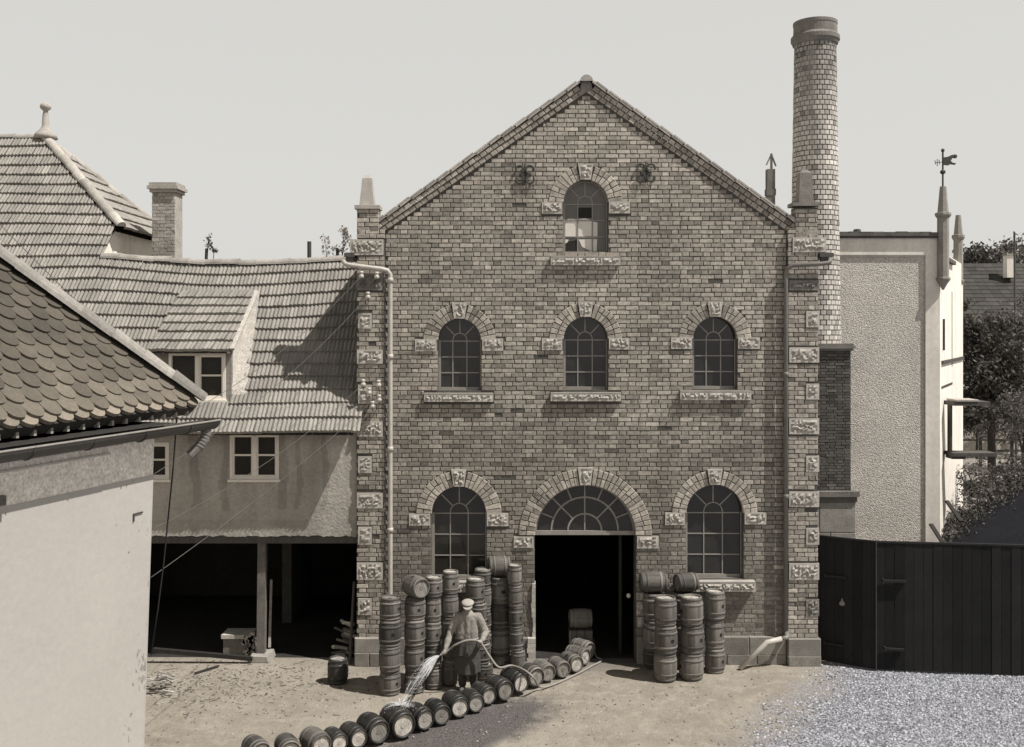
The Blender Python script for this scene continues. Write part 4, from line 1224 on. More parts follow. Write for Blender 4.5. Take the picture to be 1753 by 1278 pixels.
# ------------------------------------------------------------------ right-hand plastered building
PD = 26.0
def rx(px): return (px - CX) * PD / F
def rz(py): return HC - (py - HY) * PD / F
A_ = Vector((rx(1608), PD, 0)); B_ = Vector((13.94, 31.6, 0)); sd = (B_ - A_); SLEN = sd.length; sd.normalize(); sn = Vector((sd.y, -sd.x, 0))
pbld = thing('plaster_building', (9.4, PD, 0), 'pale flat-topped building with pebble-dashed wall panel and corner pinnacles, behind the round chimney', 'building')
ztop = rz(404)
mb = MB()
mb.box(rx(1330), rx(1584), PD + .05, PD + .35, 0, rz(436), 1); mb.build('pebble_dashed_panel', PEBBLE, pbld)
mb = MB()
mb.box(rx(1330), rx(1608), PD, PD + .35, rz(436) + .001, ztop, 1.0); mb.box(rx(1584) + .001, rx(1608), PD + .001, PD + .35, 0, rz(436), 1.0)
mb.box(rx(1330), rx(1585), PD + .02, PD + .049, rz(437) - .03, rz(436), .7)
def side(s0, s1, n0, n1, z0, z1, tone=1.0, dz=0.0):
    vs = [A_ + sd * s + sn * nn + Vector((0, 0, z + (dz * (s - s0) / max(1e-6, s1 - s0) if z == z1 else 0))) for s in (s0, s1) for nn in (n0, n1) for z in (z0, z1)]
    mb.faces(vs, [(0, 1, 3, 2), (4, 6, 7, 5), (0, 4, 5, 1), (2, 3, 7, 6), (0, 2, 6, 4), (1, 5, 7, 3)], tone)
side(0, SLEN, -.3, 0, 0, ztop - .35, 1.15)
side(0.0, .35, -.3, .004, 0, ztop - .1, 1.1)
mb.box(rx(1330), rx(1600), PD + 6.5, PD + 6.8, 0, ztop - .4)
mb.build('wall', CREAM, pbld)
mb = MB()
side(.35, 3.1, .0, .012, ztop - 3.9, ztop - 3.84, .3); side(3.0, 3.06, .0, .012, ztop - 3.4, ztop - 1.3, .35); side(.7, .8, .0, .05, rz(600), rz(545), .3)
side(.35, SLEN - .1, .0, .05, rz(624), rz(618), .35)
mb.build('side_mouldings', STONEDARK, pbld)
mb = MB()
mb.box(rx(1330), rx(1612), PD - .10, PD + .5, ztop, ztop + .07, .55); mb.box(rx(1330), rx(1610), PD - .06, PD + .45, ztop - .05, ztop, .45)
i = 0
xx = rx(1330)
while xx < rx(1600):
    mb.box(xx, xx + .28, PD - .1, PD + .48, ztop + .07, ztop + .09 + rng.uniform(0, .03), rng.uniform(.45, .75)); xx += .3
side(-.05, .7, -.35, .10, ztop - .02, ztop + .06, .5); side(.7, 3.2, -.35, .10, ztop - .55, ztop - .45, .5); 
vs = []
mb.build('coping', STONEDARK, pbld)
mb = MB(); mb.face([(rx(1330), PD + .3, ztop - .05), (rx(1605), PD + .3, ztop - .05), (B_.x - .3, B_.y, ztop - .35), (rx(1330), B_.y, ztop - .35)], .6); mb.build('flat_roof', STONEDARK, pbld)
mb = MB(); M = Matrix.Translation((rx(1485), PD + .8, ztop)); mb.lathe([(.05, -.1), (.05, .16), (.10, .18), (.10, .25), (.02, .27)], 10, M, .5); mb.build('roof_vent', STONEDARK, pbld)
def octo(px, yb, ytop, ybase, corb, d, m, wob=1.0):
    s = d / F; x = (px - CX) * s; zf = lambda py: HC - (py - HY) * s
    mb = MB(); M = Matrix.Translation((x, d, 0))
    r = 9.6 * s * wob
    mb.lathe([(.02, zf(corb)), (r * .75, zf(corb - 11)), (r * 1.25, zf(corb - 18)), (r * 1.25, zf(corb - 21)), (r, zf(corb - 22)), (r, zf(ybase + 7)), (r * 1.2, zf(ybase + 5)), (r * 1.38, zf(ybase + 2)), (r * 1.35, zf(ybase - 2)), (r * .95, zf(ybase - 3)), (r * .55, zf(ytop)), (.02, zf(ytop))], 8, M, 1.0, phase=.5)
    return mb.build('pinnacle', m, pbld)
PINST = mat('pinnacle_stone', .27, .9, n1=(3, .3), n2=(30, .25), bump=(40, .5, .01))
po = octo(1614, 0, 319, 366, 496, 25.95, PINST)
octo(1640, 0, 368, 404, 500, 31.3, PINST, .8)
# weather vane on the corner pinnacle
s = 25.95 / F; vx = (1613.5 - CX) * s; zf = lambda py: HC - (py - HY) * s
mb = MB(); mb.tube([(vx, 25.95, zf(322)), (vx, 25.95, zf(256))], .022, 6); mb.ellipsoid((vx, 25.95, zf(294)), (.07, .07, .06), n=10); mb.ellipsoid((vx, 25.95, zf(257)), (.045, .045, .05), n=10)
flag = [(1615, 269), (1622, 268), (1628, 265), (1634, 264), (1637, 267), (1635, 271), (1630, 270), (1627, 275), (1630, 278), (1636, 279), (1634, 282), (1626, 281), (1622, 283), (1615, 282)]
fp2 = [((x - CX) * s, zf(y)) for x, y in flag]; N = len(fp2)
mb.faces([(x, 25.94, z) for x, z in fp2] + [(x, 25.96, z) for x, z in fp2], [tuple(range(N)), tuple(reversed(range(N, 2 * N)))] + [(i, (i + 1) % N, (i + 1) % N + N, i + N) for i in range(N)])
mb.ellipsoid(((1635 - CX) * s, 25.95, zf(267)), (.05, .02, .05), n=8)
for (a, b) in (((1600, 278), (1612, 277)), ((1604, 272), (1604, 284)), ((1600, 274), (1601, 281)), ((1607, 273), (1608, 281))):
    mb.tube([((a[0] - CX) * s, 25.95, zf(a[1])), ((b[0] - CX) * s, 25.95, zf(b[1]))], .010, 5)
mb.build('weather_vane', IRON, po)
# dark wooden hatch frame standing out from the side wall
mb = MB(); d = 26.6; s = d / F
def hb(x0, y0, x1, y1, tone=1.0, dd=.12): mb.box((x0 - CX) * s, (x1 - CX) * s, d - dd, d + dd, HC - (y1 - HY) * s, HC - (y0 - HY) * s, tone)
hb(1624, 686, 1686, 693, .8, .3); hb(1624, 773, 1697, 779, .8, .3); hb(1624, 693, 1627, 773, .6, .1); hb(1624, 779, 1647, 784, .6, .2)
mb.box((1628 - CX) * s, (1666 - CX) * s, d - .32, d + .3, HC - (685.5 - HY) * s, HC - (682.5 - HY) * s, 4.0)
mb.build('hatch_frame', TIMBER, pbld)

# ------------------------------------------------------------------ gate
gate = thing('yard_gate', (8.2, 20.5, 0), 'tall black boarded yard gate standing between the brewery and the dark bank', 'gate')
def gleaf(a, b, z1, nb):
    mb = MB(); a = Vector(a); b = Vector(b); d = (b - a); L = d.length; d.normalize(); nn = Vector((d.y, -d.x, 0))
    x = 0; i = 0
    while x < L - .02:
        w = min(.185, L - x); c = a + d * (x + w / 2)
        M = Matrix((d, nn, Vector((0, 0, 1)))).transposed().to_4x4(); M.translation = c + Vector((0, 0, (z1 + .03) / 2)) + nn * rng.uniform(-.004, .004)
        mb.boxm(M, w - .007, .034, z1 - .03 + rng.uniform(-.006, .006), rng.uniform(.75, 1.3))
        x += w; i += 1
    for zz in (.35, 1.3, 2.3):
        mb.bar(a + Vector((0, 0, zz)) - nn * .05, b + Vector((0, 0, zz)) - nn * .05, .06, .12, .8)
    mb.bar(a + Vector((0, 0, z1 + .02)) , b + Vector((0, 0, z1 + .02)), .06, .035, 1.6)
    return mb.build('gate_leaf', GATE, gate), d, nn
g1, d1, n1_ = gleaf((XR + .04, 21.17, 0), (7.30, 20.55, 0), 2.57, 6)
g2, d2, n2_ = gleaf((7.30, 20.545, 0), (10.3, 20.16, 0), 2.57, 18)
g3, d3, n3_ = gleaf((10.32, 20.16, 0), (12.2, 20.0, 0), 2.57, 18)
mb = MB(); mb.bar((7.305, 20.515, .02), (7.305, 20.515, 2.62), .022, .05, 3.0); mb.build('meeting_strip', GATE, g1)
def onleaf(px, py, a, d):
    # point of the leaf plane seen at this pixel
    k = (px - CX) / F; t = (a[0] - k * a[1]) / (k * d.y - d.x); y = a[1] + d.y * t
    return Vector((a[0] + d.x * t, y, HC - (py - HY) * y / F))
for (p0, p1, a, d, nn, par) in (((1413, 984), (1450, 988), (XR + .04, 21.17), d1, n1_, g1), ((1411, 1099), (1445, 1104), (XR + .04, 21.17), d1, n1_, g1), ((1510, 993), (1550, 994), (7.31, 20.53), d2, n2_, g2), ((1513, 1109), (1546, 1111), (7.31, 20.53), d2, n2_, g2)):
    mb = MB(); mb.bar(onleaf(*p0, a, d) + nn * .045, onleaf(*p1, a, d) + nn * .045, .05, .045, 1.5); mb.tube([onleaf(*p0, a, d) + nn * .05 + Vector((0, 0, -.05)), onleaf(*p0, a, d) + nn * .05 + Vector((0, 0, .05))], .025, 8, 1.5); mb.build('strap_hinge', GATE, par)
mb = MB(); c = onleaf(1442, 1032, (XR + .04, 21.17), d1) + n1_ * .04; mb.ellipsoid(c, (.06, .03, .05), n=10); mb.tube([c + Vector((0, 0, .03)), c + Vector((0, 0, .11))], [.03, .008], 6); mb.build('handle_plate', STONEDARK, g1)

# ------------------------------------------------------------------ bank, lawn, far house, trees
BANK = mat('dark_bank', (.020, .020, .024), .95, n1=(2, .2), n2=(30, .3), bump=(20, .5, .03), spec=.1)
mb = MB(); idx = {}
bxs = [9.6 + .25 * i for i in range(34)]; bys = [22.4 + .3 * i for i in range(22)]
for i, x in enumerate(bxs):
    for j, y in enumerate(bys):
        xs_ = max(0, x - 10.4 - .10 * max(0, y - 25.5)); h = .66 * xs_ + 1.05
        if xs_ <= 0: h = max(0, 1.05 - (10.4 - x) * 1.6)
        h = min(h, 4.2) * max(0, min(1, (y - 22.4) / 1.6)) * max(0, min(1, (28.8 - y) / 1.6))
        idx[i, j] = len(mb.v); mb.v.append((x, y, h + .03 * mnoise.noise(Vector((x * 2, y * 2, 0))) - (.05 if h == 0 else 0)))
for i in range(len(bxs) - 1):
    for j in range(len(bys) - 1):
        mb.f.append((idx[i, j], idx[i + 1, j], idx[i + 1, j + 1], idx[i, j + 1])); mb.t.append(1)
mb.build('embankment', BANK, smooth=True, kind='structure')
UND = None
GRASS = mat('dry_grass', 0.25, .95, n1=(.6, .3), n2=(14, .35), stretch=(1, .35, 1), bump=(10, .6, .05))
mb = MB(); mb.face([(8, 31.8, .004), (70, 31.8, .004), (70, 78, .004), (8, 78, .004)]); mb.build('lawn', GRASS, kind='structure')

farh = thing('country_house', (31, 60, 0), 'distant house with long dark grey roof and one pale chimney behind the trees', 'house')
mb = MB(); d0, dr_ = 57.0, 61.0
z0, z1 = HC - (537 - HY) * d0 / F, HC - (451 - HY) * dr_ / F
sl = Vector((0, dr_ - d0, z1 - z0)); Ls = sl.length; sl.normalize(); sN = Vector((0, -sl.z, sl.y))
ncr = 13
for i in range(ncr):
    v0, v1 = Ls * i / ncr, Ls * (i + 1) / ncr
    x = 23.0
    while x < 40:
        o = Vector((x, d0, z0)); t = rng.uniform(.75, 1.2)
        a = o + sl * (v0 - .04) + sN * .05; b = o + sl * v1 + sN * .02; dx = Vector((.55, 0, 0)); lo = o + sl * (v0 - .04)
        mb.faces([a, a + dx, b + dx, b, lo, lo + dx], [(0, 1, 2, 3), (4, 5, 1, 0)], t); x += .56
mb.face([(23, dr_, z1), (40, dr_, z1), (40, 2 * dr_ - d0, z0), (23, 2 * dr_ - d0, z0)], .8)
fro_ = mb.build('roof', mat('dark_far_tiles', .055, .9, tone=True, n1=(.5, .25), n2=(6, .25)), farh)
mb = MB(); mb.box(23.3, 40, d0 + .4, 2 * dr_ - d0 - .4, 0, z0, .8); mb.face([(23.3, d0 + .4, z0), (23.3, 2 * dr_ - d0 - .4, z0), (23.3, dr_, z1 - .1)], .8); mb.build('wall', CREAM, farh)
mb = MB(); dd = 59.5; sx = dd / F; mb.box((1720 - CX) * sx, (1733 - CX) * sx, dd - .25, dd + .25, HC - (475 - HY) * sx, HC - (436 - HY) * sx, 1.2); mb.box((1719 - CX) * sx, (1734 - CX) * sx, dd - .3, dd + .3, HC - (437 - HY) * sx, HC - (434 - HY) * sx, .5); mb.build('chimney', CREAM, fro_)
mb = MB(); dd = 50; sx = dd / F; mb.tube([((1739 - CX) * sx, dd, 0), ((1736 - CX) * sx, dd, HC - (397 - HY) * sx)], .05, 6); tag(mb.build('garden_mast', TIMBER), 'thin tall mast rising above the dark far roof', 'pole')

def leafmat(name, v, tr=.3):
    m = mat(name, v, .75, tone=True, n1=(1.5, .2), n2=(10, .2), spec=.25)
    n = m.node_tree.nodes; l = m.node_tree.links
    b = n['Principled BSDF']; o = n['Material Output']
    t = n.new('ShaderNodeBsdfTranslucent'); mx = n.new('ShaderNodeMixShader'); mx.inputs[0].default_value = tr
    l.new(b.inputs['Base Color'].links[0].from_socket, t.inputs['Color'])
    l.new(b.outputs[0], mx.inputs[1]); l.new(t.outputs[0], mx.inputs[2]); l.new(mx.outputs[0], o.inputs['Surface'])
    return m
LEAF = leafmat('dark_leaves', .10); LEAF2 = leafmat('mid_leaves', .085); LEAFFAR = leafmat('far_leaves', .075)
BARK = mat('bark', .05, .9, n1=(5, .3), n2=(30, .3), bump=(20, .8, .02))
def leaf(mb, c, s, t):
    a = Vector((rng.uniform(-1, 1), rng.uniform(-1, 1), rng.uniform(-1, 1)))
    if a.length < .1: a = Vector((1, 0, 0))
    a.normalize(); b = a.orthogonal().normalized(); b = Matrix.Rotation(rng.uniform(0, 2 * PI), 3, a) @ b
    l_ = s * rng.uniform(.7, 1.3); w = l_ * .5
    mb.faces([c - a * l_ * .5, c + b * w * .5, c + a * l_ * .5, c - b * w * .5], [(0, 1, 2, 3)], t)
def crown_mesh(clumps, nper, size):
    mb = MB()
    for (c, r) in clumps:
        c = Vector(c); t0 = rng.uniform(.7, 1.3)
        sub = [Vector((rng.gauss(0, .5), rng.gauss(0, .5), rng.gauss(0, .45))) for _ in range(9)]
        for i in range(nper):
            q_ = rng.choice(sub); p = c + Vector(((q_.x + rng.gauss(0, .22)) * r[0], (q_.y + rng.gauss(0, .22)) * r[1], (q_.z + rng.gauss(0, .22)) * r[2]))
            leaf(mb, p, size, t0 * rng.uniform(.6, 1.5) * (1.9 if rng.random() < .05 else 1))
    return mb
def tree(base, clumps, nper, size, tr, label, m=LEAF, name='tree', group=None, trunk_top=None, limbs=6):
    base = Vector(base)
    o = thing(name, base, label, 'shrub' if name == 'shrub' else 'tree', group)
    mb = MB(); top = Vector(trunk_top) if trunk_top else base + Vector((0, 0, clumps[0][0][2] - base.z))
    mid = base.lerp(top, .5) + Vector((rng.uniform(-.1, .1), 0, 0))
    mb.tube([base, mid, top], [tr, tr * .8, tr * .4], 8)
    for (c, r) in clumps[:limbs + 4]:
        st = base.lerp(top, rng.uniform(.5, .95)); c = Vector(c)
        mb.tube([st, st.lerp(c, .5) + Vector((0, 0, .1)), c], [tr * .45, tr * .28, tr * .1], 6)
        for _ in range(4):
            e = c + Vector((rng.uniform(-.8, .8) * r[0], rng.uniform(-.8, .8) * r[1], rng.uniform(-.5, .8) * r[2])); mb.tube([c, e], [tr * .12, tr * .04], 4)
    mb.build('trunk', BARK, o)
    crown_mesh(clumps, nper, size).build('crown', m, o)
    return o
def pc(px, py, d): return tuple(P(px, py, d))
d = 46
tree((21.6, d, 0), [(pc(1690, 600, d), (1.5, 1.5, 1.3)), (pc(1668, 640, d), (1.2, 1.5, 1.3)), (pc(1715, 580, d + 1), (1.5, 1.5, 1.2)), (pc(1745, 620, d), (1.4, 1.5, 1.5)), (pc(1672, 590, d), (1.1, 1.3, 1.1)), (pc(1700, 670, d - 1), (1.6, 1.4, 1.0)), (pc(1660, 690, d), (1.0, 1.2, .8)), (pc(1738, 680, d - 1), (1.4, 1.2, 1.0)), (pc(1700, 630, d - 1), (1.8, 1.2, 1.3)), (pc(1660, 560, d), (1.0, 1.2, .7)), (pc(1690, 710, d - 1), (1.4, 1.2, .6)), (pc(1735, 560, d), (1.3, 1.2, .8))], 1500, .21, .2, 'dense dark broad tree filling the gap between the pale building and the photo edge')
d = 50
tree((26.5, d, 0), [(pc(1760, 570, d), (1.8, 1.8, 1.5)), (pc(1795, 620, d), (2, 2, 1.8)), (pc(1775, 680, d), (2, 2, 1.3)), (pc(1745, 550, d), (1.3, 1.5, .9))], 900, .18, .2, 'second dark tree behind the lawn, half cut off by the photo edge')
d = 40
tree((19.9, d, 0), [(pc(1748, 735, d), (.8, .8, .45)), (pc(1730, 700, d), (.9, .8, .5)), (pc(1760, 690, d), (1, .8, .6))], 330, .13, .12, 'small leaning tree with bare lower twigs on the lawn', trunk_top=pc(1755, 715, d))
d = 85
tree((38.5, d, 0), [(pc(1672, 442, d), (2.0, 2, 1.4)), (pc(1690, 450, d), (2.2, 2, 1.3)), (pc(1655, 452, d), (1.8, 2, 1.3)), (pc(1706, 458, d), (1.4, 1.5, .8)), (pc(1680, 480, d), (3.0, 2, 2))], 800, .34, .4, 'rounded far tree rising behind the dark roof', m=LEAFFAR)
d = 200
tree((98, d, 0), [(pc(1725, 440, d), (6, 5, 3.5)), (pc(1748, 436, d), (6, 5, 4)), (pc(1775, 440, d), (7, 5, 4))], 600, .9, .8, 'pale distant tree on the skyline beyond the far chimney', m=leafmat('haze_paled_leaves', .20))  # leaf colour lightened to stand in for distance haze
d = 30
tree((-9.2, d, 0), [(pc(350, 470, d), (.7, .7, .6)), (pc(356, 415, d), (.16, .16, .30)), (pc(366, 428, d), (.06, .1, .10))], 60, .09, .1, 'thin sprig of a tree peeping over the tile ridge beside the rough chimney', trunk_top=pc(353, 425, d), limbs=3)
d = 26.5
tree((-4.6, d, 0), [(pc(575, 425, d), (.32, .3, .30)), (pc(590, 415, d), (.22, .3, .35)), (pc(557, 420, d), (.14, .2, .30)), (pc(588, 400, d), (.08, .2, .18))], 90, .085, .08, 'pale leafy treetop peeping over the ridge next to the brewery corner', m=leafmat('pale_leaves', .30), trunk_top=pc(578, 425, d), limbs=3)
for i, (px, py, d, r, lb) in enumerate(((1662, 818, 29.5, (.35, .5, .55), 'dark shrub growing against the foot of the pale side wall'), (1690, 836, 28.5, (.5, .5, .35), 'low flowering shrub in the middle of the bank top'), (1716, 818, 28.2, (.5, .5, .35), 'scrubby shrub near the top of the dark bank'), (1742, 795, 28.2, (.45, .5, .35), 'topmost scrubby shrub on the dark bank'), (1650, 880, 27.2, (.4, .4, .25), 'lowest weedy shrub at the foot of the dark bank'))):
    p = pc(px, py, d)
    tree((p[0], p[1], max(0, p[2] - .75)), [(p, r), ((p[0] + .25, p[1], p[2] - .12), r), ((p[0] - .2, p[1] + .1, p[2] - .2), r)], 260, .10, .03, lb, m=LEAF2 if i % 2 else LEAF, name='shrub', group='shrubs along the bank')
d = 55
tree((25, d, 0), [(pc(x_, 715 + (i_ % 2) * 8, d + i_ % 3), (1.5, 1.0, .95)) for i_, x_ in enumerate(range(1640, 1800, 22))], 520, .18, .08, 'dark clipped hedge closing the back of the lawn under the trees', name='shrub')
# garden rail beyond the lawn
gf = thing('garden_fence', (22.5, 52, 0), 'low dark rail fence at the back of the lawn', 'fence')
for i in range(7):
    mb = MB(); mb.box(20.6 + i * 1.6, 20.72 + i * 1.6, 52, 52.12, 0, 1.5, .6); mb.build('post', TIMBER, gf)
for zz in (.75, 1.3):
    mb = MB(); mb.box(20.3, 31, 51.95, 51.995, zz, zz + .1, .7); mb.build('rail', TIMBER, gf)
# weeds and ground cover along the top of the dark bank
mb = MB()
for i in range(2600):
    t = rng.random(); x = 10.9 + 3.2 * t; y = 26.6 + rng.gauss(0, .5) + .5 * t
    h = .66 * max(0, x - 10.4 - .10 * max(0, y - 25.5)) + 1.05
    z = h + abs(rng.gauss(0, .12)) * (1 + .8 * mnoise.noise(Vector((x * 2.5, y, 1))))
    leaf(mb, Vector((x, y, z)), .09, rng.choice((.5, .8, 1, 1.4, 2.2)))
mb.build('bank_undergrowth', LEAF, kind='stuff')
# planks leaning on the bank by the wall foot
for (a, b, lb) in (((1593, 897, 25.2), (1613, 928, 24.6), 'short dark plank leaning at the foot of the cream corner pilaster'), ((1620, 857, 25.6), (1645, 892, 25.0), 'dark plank lying aslant on the bank against the cream side wall')):
    mb = MB(); mb.bar(P(*a), P(*b), .10, .04, .3); tag(mb.build('plank', TIMBER), lb, 'plank')

# ------------------------------------------------------------------ casks
OAK = mat('cask_oak', 0.112, .8, tone=True, n1=(4, .3), n2=(26, .3), stretch=(5, 5, .7), objrand=.55, bump=(16, .5, .012), spec=.15)
WETOAK = mat('wet_cask_oak', 0.024, .55, tone=True, n1=(4, .3), n2=(26, .3), stretch=(5, 5, .7), objrand=.35, bump=(16, .5, .012), spec=.5)
HOOP = mat('rusty_hoop', 0.125, .7, n1=(6, .35), n2=(40, .3), objrand=.55, spec=.35, bump=(40, .3, .004))
WETHOOP = mat('wet_hoop', 0.03, .4, n1=(6, .35), n2=(40, .3), objrand=.5, spec=.5)
HEADM = mat('cask_head_wood', 0.33, .8, tone=True, n1=(5, .25), n2=(30, .3), objrand=.45, bump=(30, .4, .006))
HOLE = mat('bung_hole', 0.012, .9, n1=(5, .1), n2=(30, .1))
def make_cask(h, rm, re, oak, hoopm, loc, label, group):
    o = thing('cask', loc, label, 'barrel', group); L = Vector(loc)
    T = Matrix.Translation(L)
    ns = 20; seg = ns * 2
    st = [rng.uniform(.7, 1.25) for _ in range(ns)]; tones = [st[i // 2] for i in range(seg)]
    def rad(z): t = 2 * z / h - 1; return re + (rm - re) * (1 - abs(t) ** 2.2)
    prof = [(re - .026, .035), (re - .022, .004), (re - .006, .0)] + [(rad(h * i / 12), h * i / 12) for i in range(0, 13)] + [(re - .006, h), (re - .022, h - .004), (re - .026, h - .035)]
    mb = MB(); mb.lathe(prof, seg, T, tones=tones); 
    mb.f = [f for f in mb.f if len(f) == 4]; mb.t = mb.t[:len(mb.f)]
    mb.build('staves', oak, o, smooth=True)
    for (a, b) in ((.015, .10), (.20, .285), (.715, .80), (.90, .985)):
        mb = MB(); z0, z1 = a * h, b * h; e = .007
        mb.lathe([(rad(z0) + .0005, z0), (rad(z0) + e, z0 + .002), (rad((z0 + z1) / 2) + e, (z0 + z1) / 2), (rad(z1) + e, z1 - .002), (rad(z1) + .0005, z1)], seg, T)
        mb.f = [f for f in mb.f if len(f) == 4]; mb.t = mb.t[:len(mb.f)]
        mb.build('hoop', hoopm, o, smooth=True)
    for zz, zd in ((h - .032, 1), (.032, -1)):
        mb = MB(); r = re - .022; nb = 7
        for i in range(nb):
            x0, x1 = -r + 2 * r * i / nb, -r + 2 * r * (i + 1) / nb
            pts = []
            def arc(xs, sg): return [(x, sg * math.sqrt(max(0, r * r - x * x))) for x in xs]
            xs = [x0 + .0015 + (x1 - x0 - .003) * k / 4 for k in range(5)]
            pts = arc(xs, -1) + arc(list(reversed(xs)), 1); N = len(pts)
            zt = zz + zd * rng.uniform(-.002, .002)
            top = [T @ Vector((x, y, zt)) for x, y in pts]
            mb.faces(top, [tuple(range(N))], rng.uniform(.8, 1.2))
        mb.lathe([(r * .30, zz + zd * .001), (r * .30, zz + zd * .004), (r * .24, zz + zd * .005), (.001, zz + zd * .005)], 16, T, .7)
        mb.build('head', HEADM, o)
    # bung hole with its brass collar, on the belly
    mb = MB(); M = T @ Matrix.Translation((0, -rm + .002, h * .50)) @ Matrix.Rotation(R(90), 4, 'X')
    mb.lathe([(.034, -.006), (.034, .005), (.024, .007), (.021, .002), (.001, .0015)], 14, M); mb.build('bung', HOLE, o)
    return o
G_L, G_R, G_ROW = 'stacked casks left of the doorway', 'stacked casks right of the doorway', 'row of casks lying across the yard'
DRY = None; WET = None
ORD = ['bottom', 'second', 'third', 'fourth', 'fifth', 'sixth']
H0, RM0, RE0 = .50, .222, .188
protoA = make_cask(H0, RM0, RE0, OAK, HOOP, (0, 0, 0), 'x', G_L)
protoW = make_cask(H0, RM0, RE0, WETOAK, WETHOOP, (0, 0, 0), 'x', G_ROW)
used = {'A': False, 'W': False}
def put(kind, loc, rot, scale, label, group):
    src = protoA if kind == 'A' else protoW
    if not used[kind]:
        used[kind] = True; src.location = loc; src.rotation_euler = rot; src.scale = scale; src['label'] = label; src['group'] = group; WORLD[src.name] = Vector(loc); return src
    return tree_copy(src, loc, rot, scale, label, group)
def dist(py, z=0): return (HC - z) * F / (py - HY)
def stack(px, pybase, pytops, wpx, desc, group, drift=0.0, rot0=None, zfix=None):
    """pytops: screen y of each cask's top from the lowest cask up; pybase is the front foot of the stack"""
    df = dist(pybase); wd = wpx * df / F / 2; d = df + wd * .8
    zprev = 0.0; top_prev = 0
    for i, pt in enumerate(pytops):
        zt = HC - (pt - HY) * (d - wd * .0) / F
        h = zt - zprev
        x = (px + drift * (len(pytops) - 1 - i) - CX) * d / F + rng.uniform(-.014, .014)
        sc = (wd / (RM0 + .006)) * rng.uniform(.955, 1.02)
        lab = '%s cask up in %s' % (ORD[i], desc) if i else 'bottom cask of %s' % desc
        if i == len(pytops) - 1 and i: lab = 'topmost upright cask of %s' % desc
        put('A', (x, d + rng.uniform(-.012, .012), zprev + .001), (R(rng.uniform(-.8, .8)), R(rng.uniform(-.8, .8)), R(rot0 if rot0 is not None and False else rng.choice((rng.uniform(5, 60), rng.uniform(20, 70), rng.uniform(80, 300))))), (sc, sc, h / H0), lab, group)
        zprev += h
    return d, zprev
yT = lambda z: 930 + z / 4.26
stack(668, 1192, [yT(925), yT(740), yT(550), 1021], 39, 'the stack in front of the pale downpipe', G_L, drift=0)
d2s, z2s = stack(710, 1188, [yT(920), yT(735), yT(548), yT(392)], 37, 'the stack that carries the tilted cask', G_L)
stack(741, 1180, [yT(905), yT(740), yT(565), yT(383), yT(240)], 31, 'the slim five-cask stack behind the water jet', G_L)
stack(770, 1174, [yT(860), yT(700), yT(530), yT(366), yT(200)], 31, 'the tallest stack under the arched window beside the man', G_L)
stack(813, 1168, [yT(870), yT(720), yT(590), yT(428), yT(251)], 34, 'the stack directly behind the man', G_L, drift=3.5)
d7s, z7s = stack(857, 1142, [yT(800), yT(600), yT(425), yT(236)], 45, 'the broad stack carrying a sideways cask, between man and doorway', G_L)
stack(880, 1148, [1112, 1074, 1037, 1001, yT(152)], 26, 'the narrow stack squeezed between broad stack and door jamb', G_L, drift=1.5)
stack(826, 1146, [1112, 1077, 1042, 1006, yT(182)], 30, 'the shaded stack against the wall beside the broad stack', G_L)
def lying(px, py, d, ang, r_px, L, label, group, kind='A', roll=0, tilt=0):
    """cask lying on its side; px,py is its centre; ang = plan direction its far head points (degrees from +X)"""
    c = P(px, py, d); sc = (r_px * d / F) / (RM0 + .006)
    a = R(ang); ax = Vector((math.cos(a) * math.cos(R(tilt)), math.sin(a) * math.cos(R(tilt)), math.sin(R(tilt)))); q_ = ax.to_track_quat('Z', 'Y'); qr = q_ @ Matrix.Rotation(R(roll), 3, 'Z').to_quaternion()
    hs = L / H0
    loc = c - ax * (L / 2)
    return put(kind, loc, qr.to_euler(), (sc, sc, hs), label, group)
def lie_on(px, d, zbase, ang, r, L, label, group, kind='A', roll=0, tilt=0):
    rr = r + .004; py = HY + (HC - zbase - rr) * F / d
    return lying(px, py, d, ang, rr * F / d, L, label, group, kind, roll, tilt)
lie_on(711, d2s, z2s + .0, -52, .205, .44, 'tilted cask lying on the second stack, round head towards the yard', G_L, roll=200)
lie_on(854, d7s, z7s, 8, .205, .43, 'cask lying sideways on the broad stack under the door arch', G_L, roll=100)
# right group
stack(1139, 1168, [1116, 1069, 1021], 42, 'the front stack nearest the doorway, below the pale sideways cask', G_R)
stack(1184, 1166, [1116, 1068, 1020], 43, 'the middle front stack of three beyond the doorway', G_R)
stack(1223, 1154, [1108, 1058, 1010], 36, 'the front stack nearest the slanting pipe foot', G_R)
d4s, z4s = stack(1118, 1145, [1108, 1060, 1014], 38, 'the shaded back stack beside the door jamb', G_R)
d5s, z5s = stack(1168, 1145, [1108, 1060, 1013], 38, 'the shaded back stack under the sill end', G_R)
lie_on(1118, d4s, z4s, 2, .21, .54, 'pale cask lying sideways on the back stack by the doorway', G_R, roll=60)
lie_on(1174, d5s, z5s, 16, .195, .44, 'cask lying aslant with one dark end below the window sill', G_R, roll=150)

